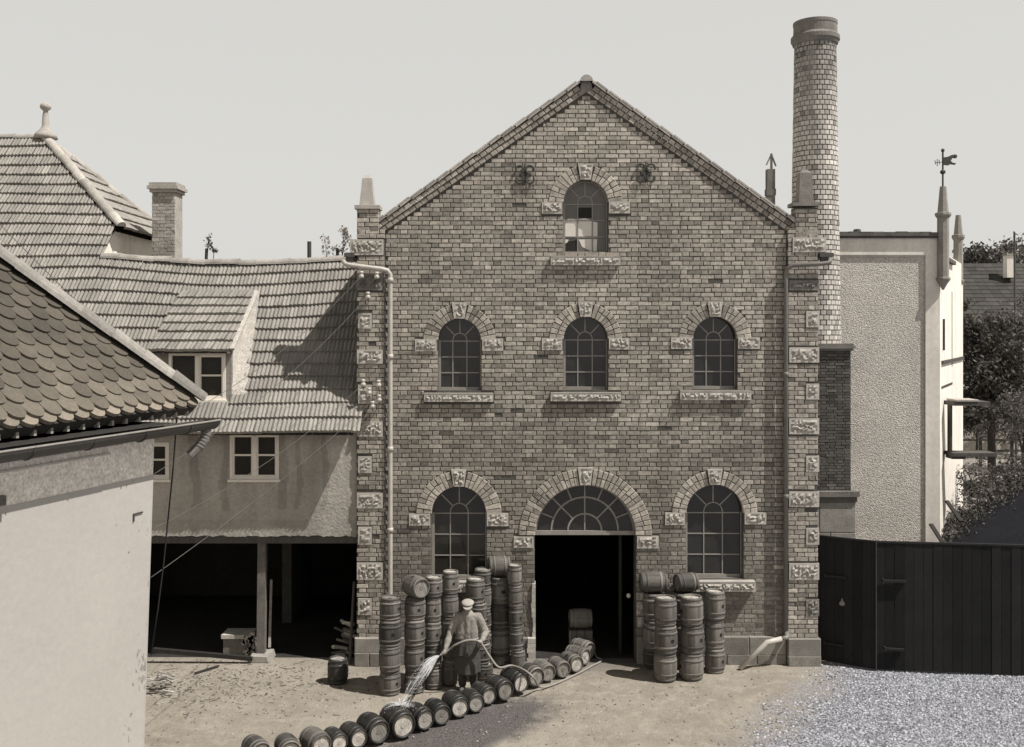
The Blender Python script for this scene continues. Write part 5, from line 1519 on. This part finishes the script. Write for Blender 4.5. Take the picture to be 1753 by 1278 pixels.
# the row lying across the yard: head centre (px, py), head radius px, look
ROWC = [(447, 1290, 17, 'A'), (497, 1288, 17, 'A'), (551, 1277, 18, 'A'), (582, 1273, 15, 'W'), (615, 1265, 16, 'W'), (650, 1254, 19, 'W'), (692, 1243, 21, 'W'), (729, 1233, 17, 'W'), (757.5, 1225, 16, 'W'),
        (788, 1212, 16.5, 'W'), (816, 1205, 14.5, 'W'), (838, 1192, 14, 'W'), (866, 1183, 16, 'W'), (893, 1170, 16, 'W'), (919, 1160, 15, 'A'), (939, 1153, 13.5, 'A'), (965, 1147, 13, 'A'), (988, 1138, 13, 'A'), (1003, 1125, 13, 'A'), (1010, 1114, 13, 'A')]
RL = ['mostly cut off, farthest from the doorway', 'next to the mostly cut off one', 'pale-bellied, fourth before the splashed one', 'small and dark, third before the splashed one', 'wet, second before the splashed one', 'large with plank head, just before the splash', 'struck by the water jet', 'first after the splash towards the doorway', 'second after the splash towards the doorway', 'third after the splash, below the apron hem', 'fourth after the splash, small, before the man', 'smallest, fifth after the splash', 'sixth after the splash, under the drooping hose', 'seventh after the splash, wide head under the hose', 'where the hose meets the ground', 'just beyond the hose loop, fifth from the doorway', 'fourth from the doorway', 'third from the doorway', 'second from the doorway, with deep rim', 'resting on the doorway threshold']
row_top = {}
for i, ((px, py, r, kd), lb) in enumerate(zip(ROWC, RL)):
    ang = -58 + rng.uniform(-7, 7) + (12 if i > 17 else 0)
    a = R(ang); hx = math.cos(a); hyy = math.sin(a)
    rm = r * 1.18 * 18 / F
    d = dist(py, rm)
    rm = min(.26, max(.165, r * 1.2 * d / F)); d = dist(py, rm)
    L = .50 * (rm / .215) ** .8
    hc = Vector(((px - CX) * d / F, d, rm + .008))
    c = hc - Vector((hx, hyy, 0)) * L / 2
    sc = rm / (RM0 + .007); ax = Vector((hx, hyy, 0)); q_ = ax.to_track_quat('Z', 'Y') @ Matrix.Rotation(R(rng.uniform(0, 360)), 3, 'Z').to_quaternion()
    put(kd, c - ax * L / 2, q_.to_euler(), (sc, sc, L / H0), 'cask lying in the row, ' + lb, G_ROW)
    row_top[i] = (c, rm)
# lone cask and the one inside the doorway
dl_ = dist(1174) + .2
put('W', ((578 - CX) * dl_ / F, dl_, .001), (0, 0, R(100)), (.9, .9, .97), 'lone dark upright cask standing in the yard by the shed', 'single casks')
dd = FY + .75
cr = MB(); x0, x1 = (973 - CX) * dd / F, (1013 - CX) * dd / F
for i in range(3): cr.box(x0 + (x1 - x0) * i / 3 + .005, x0 + (x1 - x0) * (i + 1) / 3 - .005, dd - .2, dd + .25, .0, .50, rng.uniform(.7, 1.2))
tag(cr.build('wooden_trestle', TIMBER), 'wooden block trestle under the cask inside the dark doorway', 'trestle')
lie_on(993, dd, .502, 4, .21, .47, 'cask lying on the block trestle inside the dark doorway', 'single casks', roll=30)

# ------------------------------------------------------------------ shed clutter
mb = MB(); dd = 21.6
def sp_(px, py, d=dd): return P(px, py, d)
tx0, tx1 = (385 - CX) * dd / F, (440 - CX) * dd / F
mb.box(tx0, tx1, dd - .15, dd + .25, 0.0, .38, .8); mb.box(tx0 - .03, tx1 - .1, dd - .2, dd + .3, .38, .46, 2.2)
tro = thing('stone_block', ((tx0 + tx1) / 2, dd, 0), 'dark block with a pale slab on top beside the shed post', 'block')
mb.build('block', PLINTH, tro)
mb = MB()
for i in range(26):
    xx = rng.uniform(tx1 - .25, tx1 + .02); zz = rng.uniform(.06, .46); mb.boxm(Matrix.Translation((xx, dd - .2, zz)) @ Matrix.Rotation(rng.uniform(0, 3), 4, 'Y'), rng.uniform(.05, .12), .06, rng.uniform(.03, .09), rng.uniform(.7, 1.3))
mb.build('crumbling_mortar', STONE, tro)
mb = MB(); mb.bar(P(461, 1108, 21.5) , P(464, 992, 21.9), .05, .08, .9); tag(mb.build('plank', PALETIMBER), 'narrow plank leaning upright behind the shed post', 'plank')
mb = MB(); mb.tube([P(598, 1138, 20.98), P(606, 995, 21.2)], [.035, .028], 7, .8); tag(mb.build('pole', TIMBER), 'dark pole leaning against the brewery corner pier', 'pole')
mb = MB(); mb.bar(P(262, 1112, 21.0), P(432, 1127, 21.0), .10, .08, .25); tag(mb.build('sill_timber', TIMBER), 'dark timber lying along the shed threshold', 'timber')
mb = MB(); mb.bar((-5.95, 20.75, .03), (-6.3, 20.3, .03), .035, .03, .4); tag(mb.build('stick', TIMBER), 'thin dark stick lying on the earth by the shed threshold', 'stick')
GF = 'split logs piled in the shed'
for i in range(26):
    px = rng.uniform(576, 600); py = 1128 - (i // 4) * 10 + rng.uniform(-2, 2)
    a = P(px, py, 21.25 + rng.uniform(-.1, .15)); L = rng.uniform(.18, .32); an = rng.uniform(-.4, .4)
    mb = MB(); dv_ = Vector((math.cos(an), -.35, math.sin(an))).normalized()
    mb.tube([a - dv_ * L / 2, a + dv_ * L / 2], rng.uniform(.025, .045), 5, rng.uniform(.6, 1.5))
    tag(mb.build('split_log', PALETIMBER if rng.random() < .4 else TIMBER), 'split log lying in the dark pile inside the shed by the pier', 'log', GF)
GB = 'broken laths at the white corner'
for i in range(24):
    p = P(rng.uniform(255, 290), rng.uniform(1146, 1204), 18.9); dd = dist(1175) + rng.uniform(-.5, .5)
    p = Vector(((rng.uniform(252, 292) - CX) * dd / F, dd, rng.uniform(.02, .22))); an = rng.uniform(-.8, .8); L = rng.uniform(.15, .4); dv_ = Vector((math.cos(an), rng.uniform(-.6, .6), rng.uniform(-.3, .3))).normalized()
    mb = MB(); mb.bar(p - dv_ * L / 2, p + dv_ * L / 2, .035, .02, rng.uniform(.3, 1.6)); tag(mb.build('broken_lath', PALETIMBER), 'broken lath in the heap at the foot of the white house corner', 'lath', GB)

# ------------------------------------------------------------------ the man with the hose
SKIN = mat('skin', (.27, .245, .215), .6, n1=(8, .1), n2=(60, .08), spec=.35)
JACKET = mat('striped_jacket', 0.25, .9, n1=(6, .2), n2=(40, .15), streak=((34, 34, 1.0), .26), bump=(14, .7, .03))
APRON = mat('leather_apron', 0.062, .7, n1=(6, .3), n2=(40, .25), bump=(12, .6, .025), spec=.3)
TROUS = mat('dark_trousers', 0.05, .9, n1=(6, .25), n2=(40, .2), bump=(16, .6, .02))
CAP = mat('pale_cap', 0.33, .9, n1=(8, .12), n2=(60, .12), bump=(60, .3, .006))
CLOG = mat('wooden_clog', 0.10, .8, n1=(8, .2), n2=(60, .2))
HOSEM = mat('grey_hose', 0.24, .7, n1=(8, .2), n2=(60, .2), bump=(60, .4, .004))
MX, MY = (800 - CX) * 19.45 / F, 19.45
man = thing('person', (MX, MY, 0), 'man in pale cap, striped jacket and dark apron hosing down the casks', 'person')
def ml(x, y, z): return Vector((MX + x, MY + y, z))
def voxel(mb, name, m, parent, vs, smooth_it=2, wrinkle=0.0, wscale=.06):
    o = mb.build(name, m, parent, smooth=True)
    md = o.modifiers.new('remesh', 'REMESH'); md.mode = 'VOXEL'; md.voxel_size = vs; md.use_smooth_shade = True
    s_ = o.modifiers.new('smooth', 'SMOOTH'); s_.factor = .5; s_.iterations = smooth_it
    if wrinkle:
        tx = bpy.data.textures.new(name + '_folds', 'CLOUDS'); tx.noise_scale = wscale
        dm_ = o.modifiers.new('folds', 'DISPLACE'); dm_.texture = tx; dm_.strength = wrinkle; dm_.mid_level = .5
    return o
SHL, SHR = ml(-.20, -.01, 1.395), ml(.20, -.01, 1.385)          # shoulders (screen left / right)
ELL, ELR = ml(-.325, -.06, 1.10), ml(.345, -.03, 1.10)
WRL, WRR = ml(-.405, -.27, .855), ml(.285, -.23, 1.005)
HDL, HDR = ml(-.43, -.325, .80), ml(.235, -.285, .995)
HEAD = ml(.005, -.075, 1.60)
b = MB()
b.ellipsoid(HEAD, (.076, .096, .112)); b.ellipsoid(HEAD + Vector((-.008, -.028, -.072)), (.056, .062, .055))
b.capsule(HEAD + Vector((-.012, -.094, .008)), HEAD + Vector((-.018, -.112, -.032)), .010, .016)   # nose
b.capsule(HEAD + Vector((-.04, -.084, .025)), HEAD + Vector((.022, -.087, .025)), .012, .012)        # brow
b.capsule(HEAD + Vector((-.032, -.087, -.070)), HEAD + Vector((.006, -.088, -.070)), .009, .009)    # lips
b.capsule(HEAD + Vector((-.013, -.080, -.10)), HEAD + Vector((-.012, -.078, -.10)), .022, .022)     # chin
for sx in (-1, 1): b.ellipsoid(HEAD + Vector((sx * .078, .008, -.012)), (.012, .022, .032), n=10)
b.capsule(HEAD + Vector((0, .03, -.07)), ml(0, .0, 1.40), .056, .064)
b.capsule(ml(0, .0, 1.40), ml(0, .01, 1.15), .13, .12); b.capsule(SHL, SHR, .06, .06); b.capsule(ml(-.07, .01, 1.0), ml(.07, .01, 1.0), .11, .11); b.capsule(ml(0, .01, 1.15), ml(0, .01, .98), .12, .12)
for (s_, e_, w_, h_) in ((SHL, ELL, WRL, HDL), (SHR, ELR, WRR, HDR)):
    b.capsule(s_, e_, .050, .041); b.capsule(e_, w_, .040, .028); b.capsule(w_, w_.lerp(h_, .75), .027, .034)
FT = [(ml(-.10, .0, .05)), (ml(.11, .05, .05))]
for (hp, kn, ft) in ((ml(-.09, .01, .93), ml(-.105, -.03, .50), FT[0]), (ml(.09, .01, .93), ml(.115, .0, .50), FT[1])):
    b.capsule(hp, kn, .085, .058); b.capsule(kn, ft, .055, .038); b.capsule(ft + Vector((0, .03, -.01)), ft + Vector((-.01, -.16, -.02)), .035, .032)
# fingers and thumbs closing round the hose
def fingers(h, axis, out, down):
    """axis: direction of the hose through the fist; out: from wrist to knuckles; down: side the fingers wrap to"""
    for i, (o_, ln) in enumerate(((-.030, .9), (-.010, 1.0), (.010, .97), (.030, .8))):
        base = h + axis * o_ - out * .012 - down * .022
        k1 = base + out * .040 * ln + down * .004; k2 = k1 + down * .034 * ln + out * .002; k3 = k2 - out * .026 * ln + down * .006
        b.capsule(base, k1, .0105, .0098, 8); b.capsule(k1, k2, .0098, .0090, 8); b.capsule(k2, k3, .0090, .0082, 8)
    t0 = h - out * .03 - axis * .032 - down * .005; t1 = t0 - axis * .024 + out * .022 + down * .012; t2 = t1 + out * .024 + down * .010
    b.capsule(t0, t1, .0125, .0108, 8); b.capsule(t1, t2, .0108, .0095, 8)
axL = Vector((-.85, -.10, -.5)).normalized(); outL = (HDL - WRL).normalized(); outL = (outL - axL * outL.dot(axL)).normalized(); dnL = axL.cross(outL)
axR = Vector((-.9, -.1, .25)).normalized(); outR = (HDR - WRR).normalized(); outR = (outR - axR * outR.dot(axR)).normalized(); dnR = axR.cross(outR)
if dnL.z > 0: dnL = -dnL
if dnR.z > 0: dnR = -dnR
fingers(HDL, axL, outL, dnL); fingers(HDR, axR, outR, dnR)
body = voxel(b, 'body', SKIN, man, .0065, 1)
mb = MB()
for sx in (-.036, .018): mb.ellipsoid(HEAD + Vector((sx, -.089, .004)), (.012, .008, .006), n=8, tone=1)
mb.build('eyes', HOLE, man)
mb = MB(); mb.ellipsoid(HEAD + Vector((0, .022, -.005)), (.084, .088, .098)); 
mb.f = [f for f in mb.f if min(mb.v[i][1] for i in f) > MY - .075 - .035]; mb.t = [1] * len(mb.f)
mb.build('hair', mat('grey_hair', .09, .8, n1=(8, .2), n2=(60, .3)), man, smooth=True)
j = MB()
j.capsule(SHL + Vector((.03, 0, -.01)), SHR + Vector((-.03, 0, -.01)), .088, .088); 
for (xa, xb, rt, rb) in ((-.085, -.095, .118, .136), (.085, .10, .118, .140), (0, .005, .128, .142)): j.capsule(ml(xa, -.003, 1.32), ml(xb, .005, .86), rt, rb)
j.capsule(ml(0, 0.01, 1.36), ml(0, -.0, 1.455), .10, .072)
for (s_, e_, w_) in ((SHL, ELL, WRL), (SHR, ELR, WRR)):
    j.capsule(s_, e_, .084, .066); j.capsule(e_, e_.lerp(w_, .92), .066, .047); j.capsule(e_.lerp(w_, .5), e_.lerp(w_, .56), .066, .062); j.capsule(e_.lerp(w_, .9), e_.lerp(w_, .97), .050, .046); j.capsule(s_.lerp(e_, .75), s_.lerp(e_, .8), .078, .074)
jk = voxel(j, 'jacket', JACKET, man, .010, 6, .020, .09)
mb = MB()   # collar, front edge and buttons
mb.tube([ml(-.055, -.085, 1.455), ml(-.02, -.128, 1.40), ml(.005, -.142, 1.32), ml(.012, -.150, 1.15), ml(.02, -.158, 1.0)], .007, 5, .5)
mb.tube([ml(-.08, .02, 1.46), ml(-.062, -.07, 1.465), ml(-.005, -.125, 1.41), ml(.055, -.075, 1.465), ml(.082, .02, 1.46)], .016, 6)
mb.build('collar', JACKET, jk, smooth=True)
t_ = MB()
for (hp, kn, ft) in ((ml(-.09, .01, .93), ml(-.108, -.03, .50), FT[0]), (ml(.09, .01, .93), ml(.118, .0, .50), FT[1])):
    t_.capsule(hp, kn, .112, .086); t_.capsule(kn, ft + Vector((0, .01, .06)), .085, .074)
t_.capsule(ml(-.07, .01, .95), ml(.07, .01, .95), .12, .12)
voxel(t_, 'trousers', TROUS, man, .012, 2, .02, .08)
# apron: curved sheet with folds, tied at the waist, a tucked-up flap
def apron_sheet(z0, z1, r0, r1, a0, a1, nx=22, nz=18, off=0.0, wob=.014):
    mb = MB(); V = {}
    for i in range(nx + 1):
        for jz in range(nz + 1):
            f = jz / nz; a = R(a0 + (a1 - a0) * i / nx); r = r0 + (r1 - r0) * f
            fold = wob * f * math.sin(i * 1.15 + 2.2 * f) + .006 * mnoise.noise(Vector((i * .5, jz * .5, off * 50)))
            z = z0 + (z1 - z0) * f + .02 * f * math.sin(i * .35)
            V[i, jz] = len(mb.v); mb.v.append(tuple(ml((r * 1.32 + fold) * math.cos(a), (r + fold) * math.sin(a) - .0 - off, z)))
    for i in range(nx):
        for jz in range(nz): mb.f.append((V[i, jz], V[i + 1, jz], V[i + 1, jz + 1], V[i, jz + 1])); mb.t.append(1)
    return mb
def thick(o, t=.006):
    s_ = o.modifiers.new('thickness', 'SOLIDIFY'); s_.thickness = t
    return o
ap = thick(apron_sheet(1.02, .33, .165, .19, 195, 345).build('apron', APRON, man, smooth=True))
thick(apron_sheet(1.02, .66, .176, .20, 205, 275, nx=12, nz=10, off=.012, wob=.022).build('apron_flap', APRON, ap, smooth=True))
mb = MB(); mb.tube([ml(.178 * 1.30 * math.cos(R(a)), .178 * math.sin(R(a)), 1.0) for a in range(180, 361, 12)], .012, 6); mb.build('apron_string', CAP, ap)
# flat cap: soft crown and peak
mb = MB(); M = Matrix.Translation(HEAD + Vector((0, -.005, .058))) @ Matrix.Rotation(R(14), 4, 'X')
mb.ellipsoid((0, 0, 0), (.118, .135, .066), M @ Matrix.Identity(4)); 
mb.v = [tuple(M @ (Vector(p))) if False else p for p in mb.v]
mb2 = MB()
T = M
prof = [(.088, -.02), (.097, -.006), (.118, .010), (.122, .022), (.10, .042), (.06, .054), (.001, .058)]
mb2.lathe(prof, 24, T @ Matrix.Diagonal((1.0, 1.12, 1, 1)))
co = mb2.build('cap', CAP, man, smooth=True)
mb = MB(); out = []
for k in range(13):
    a = PI + PI * k / 12; out.append((.092 * math.cos(a), -.045 + .155 * math.sin(a) * (1 if True else 0)))
N = len(out)
top = [T @ Vector((x, y, -.002 - .10 * max(0, -(y + .045)))) for x, y in out]; bot = [T @ Vector((x, y, -.014 - .10 * max(0, -(y + .045)))) for x, y in out]
mb.faces(top + bot, [tuple(range(N)), tuple(reversed(range(N, 2 * N)))] + [(i, i + 1, i + 1 + N, i + N) for i in range(N - 1)])
mb.build('peak', CAP, co)
mb = MB(); mb.tube([T @ Vector((.101 * math.cos(a), .113 * math.sin(a), -.006)) for a in [2 * PI * k / 24 for k in range(25)]], .007, 5); mb.build('cap_band', TROUS, co)
for f_ in FT:
    mb = MB(); mb.capsule(f_ + Vector((0, .04, .0)), f_ + Vector((-.01, -.17, -.012)), .052, .046); mb.capsule(f_ + Vector((-.01, -.17, -.012)), f_ + Vector((-.01, -.21, .0)), .04, .02)
    mb.v = [(x, y, max(z, .006)) for x, y, z in mb.v]; mb.build('clog', CLOG, man, smooth=True)

# ------------------------------------------------------------------ hose and water
def bez(pts, n=10):
    """Catmull-Rom through the points"""
    pts = [Vector(p) for p in pts]; P_ = [pts[0] * 2 - pts[1]] + pts + [pts[-1] * 2 - pts[-2]]; out = []
    for i in range(1, len(P_) - 2):
        for k in range(n):
            t = k / n; a, b2, c, d = P_[i - 1:i + 3]
            out.append(.5 * ((2 * b2) + (c - a) * t + (2 * a - 5 * b2 + 4 * c - d) * t * t + (3 * b2 - a - 3 * c + d) * t ** 3))
    out.append(pts[-1]); return out
NZ = HDL + axL * .10
def gp_(px, py, z): d = dist(py, z); return Vector(((px - CX) * d / F, d, z))
hp = [HDL + axL * .02, HDL - axL * .12, ml(-.22, -.36, .955), ml(-.03, -.36, 1.035), ml(.13, -.32, 1.035), HDR, ml(.31, -.27, .90), ml(.43, -.30, .72), ml(.60, -.36, .54),
      gp_(875, 1139, .47), gp_(897, 1147, .46), gp_(913, 1160, .36), gp_(921, 1173, .10), gp_(932, 1176, .03), gp_(960, 1166, .025), gp_(990, 1152, .025), gp_(1012, 1140, .025), gp_(1030, 1130, .025), (1.75, 21.4, .03), (1.8, 22.6, .03)]
hose = thing('garden_hose', HDR, 'grey hose held by the man and running over the casks into the doorway', 'hose')
mb = MB(); mb.tube(bez(hp, 8), .020, 9); mb.build('tube', HOSEM, hose, smooth=True)
mb = MB(); mb.tube([HDL + axL * .01, HDL + axL * .06, NZ], [.024, .02, .013], 9); mb.build('nozzle', ZINC, hose, smooth=True)
wm_ = bpy.data.materials.new('spraying_water'); wm_.use_nodes = True
n = wm_.node_tree.nodes; l = wm_.node_tree.links; pbs = n['Principled BSDF']
pbs.inputs['Base Color'].default_value = (.85, .85, .84, 1); pbs.inputs['Roughness'].default_value = .3
tb = n.new('ShaderNodeBsdfTransparent'); mx = n.new('ShaderNodeMixShader'); mx.inputs[0].default_value = .42
l.new(tb.outputs[0], mx.inputs[1]); l.new(pbs.outputs[0], mx.inputs[2]); l.new(mx.outputs[0], n['Material Output'].inputs['Surface'])
c7, r7 = row_top[6]
HIT = Vector((c7.x + .06, c7.y + .02, 2 * r7 + .004))
jet = thing('water_jet', HIT, 'white fan of water from the hose breaking on a dark cask', 'water')
v0 = HIT - NZ
def traj(t, spread, u1, u2, g=.52):
    base = NZ.lerp(HIT, t) + Vector((0, 0, g * t * (1 - t)))
    dirp = Vector((v0.x, v0.y, 0)).normalized(); sidev = Vector((-dirp.y, dirp.x, 0))
    w = .010 + .075 * min(1, t * 2.6) * (1 - .2 * t)
    return base + sidev * (u1 * w) + Vector((0, 0, 1)) * (u2 * w * 1.25) - Vector((0, 0, max(0, -u2) * t * .25)) 
mb = MB()
for k in range(280):
    u1, u2 = rng.gauss(0, .5), rng.gauss(0, .55)
    t0 = rng.uniform(0, .26) if k < 190 else rng.uniform(.2, .85); t1 = min(1.0, t0 + rng.uniform(.08, .30))
    pts = [traj(t0 + (t1 - t0) * q_ / 6, 0, u1, u2) for q_ in range(7)]
    rr = rng.uniform(.0014, .0034) * (1.1 if t0 < .26 else .45)
    mb.tube(pts, [rr * .3, rr, rr, rr, rr * .8, rr * .6, rr * .2], 4)
mb.tube([traj(.01 + .33 * q_ / 10, 0, 0, .0) for q_ in range(11)], [.010 + .030 * math.sin(PI * min(1, q_ / 10) * .8) * (1 if q_ < 9 else .6) for q_ in range(11)], 9)
mb.build('stream', wm_, jet)
mb = MB()
for k in range(110):
    t = rng.uniform(.3, 1); p = traj(t, 0, rng.gauss(0, .9), rng.gauss(-.3, .9)); mb.ellipsoid(p, (.004, .004, .007), n=5)
for k in range(170):
    a = rng.uniform(0, 2 * PI); rr = abs(rng.gauss(0, .16)); h = abs(rng.gauss(0, .07)) * (1 - min(1, rr / .4)); s_ = rng.uniform(.003, .006)
    px_, py_ = math.cos(a) * rr * 1.2, math.sin(a) * rr * .8
    mb.ellipsoid(HIT + Vector((px_, py_, h - max(0, (rr - .05)) * .3 + .01)), (s_, s_, s_), n=5)
for k in range(60):
    a = rng.uniform(-.4, PI + .4) if k % 2 else rng.uniform(0, 2 * PI); L = rng.uniform(.08, .30)
    dv_ = Vector((math.cos(a), math.sin(a) * .5, rng.uniform(.05, .6))).normalized()
    mb.tube([HIT + Vector((0, 0, .01)), HIT + dv_ * L * .5, HIT + dv_ * L + Vector((0, 0, -L * .22))], [.004, .004, .001], 4)
mb.build('splash', wm_, jet)
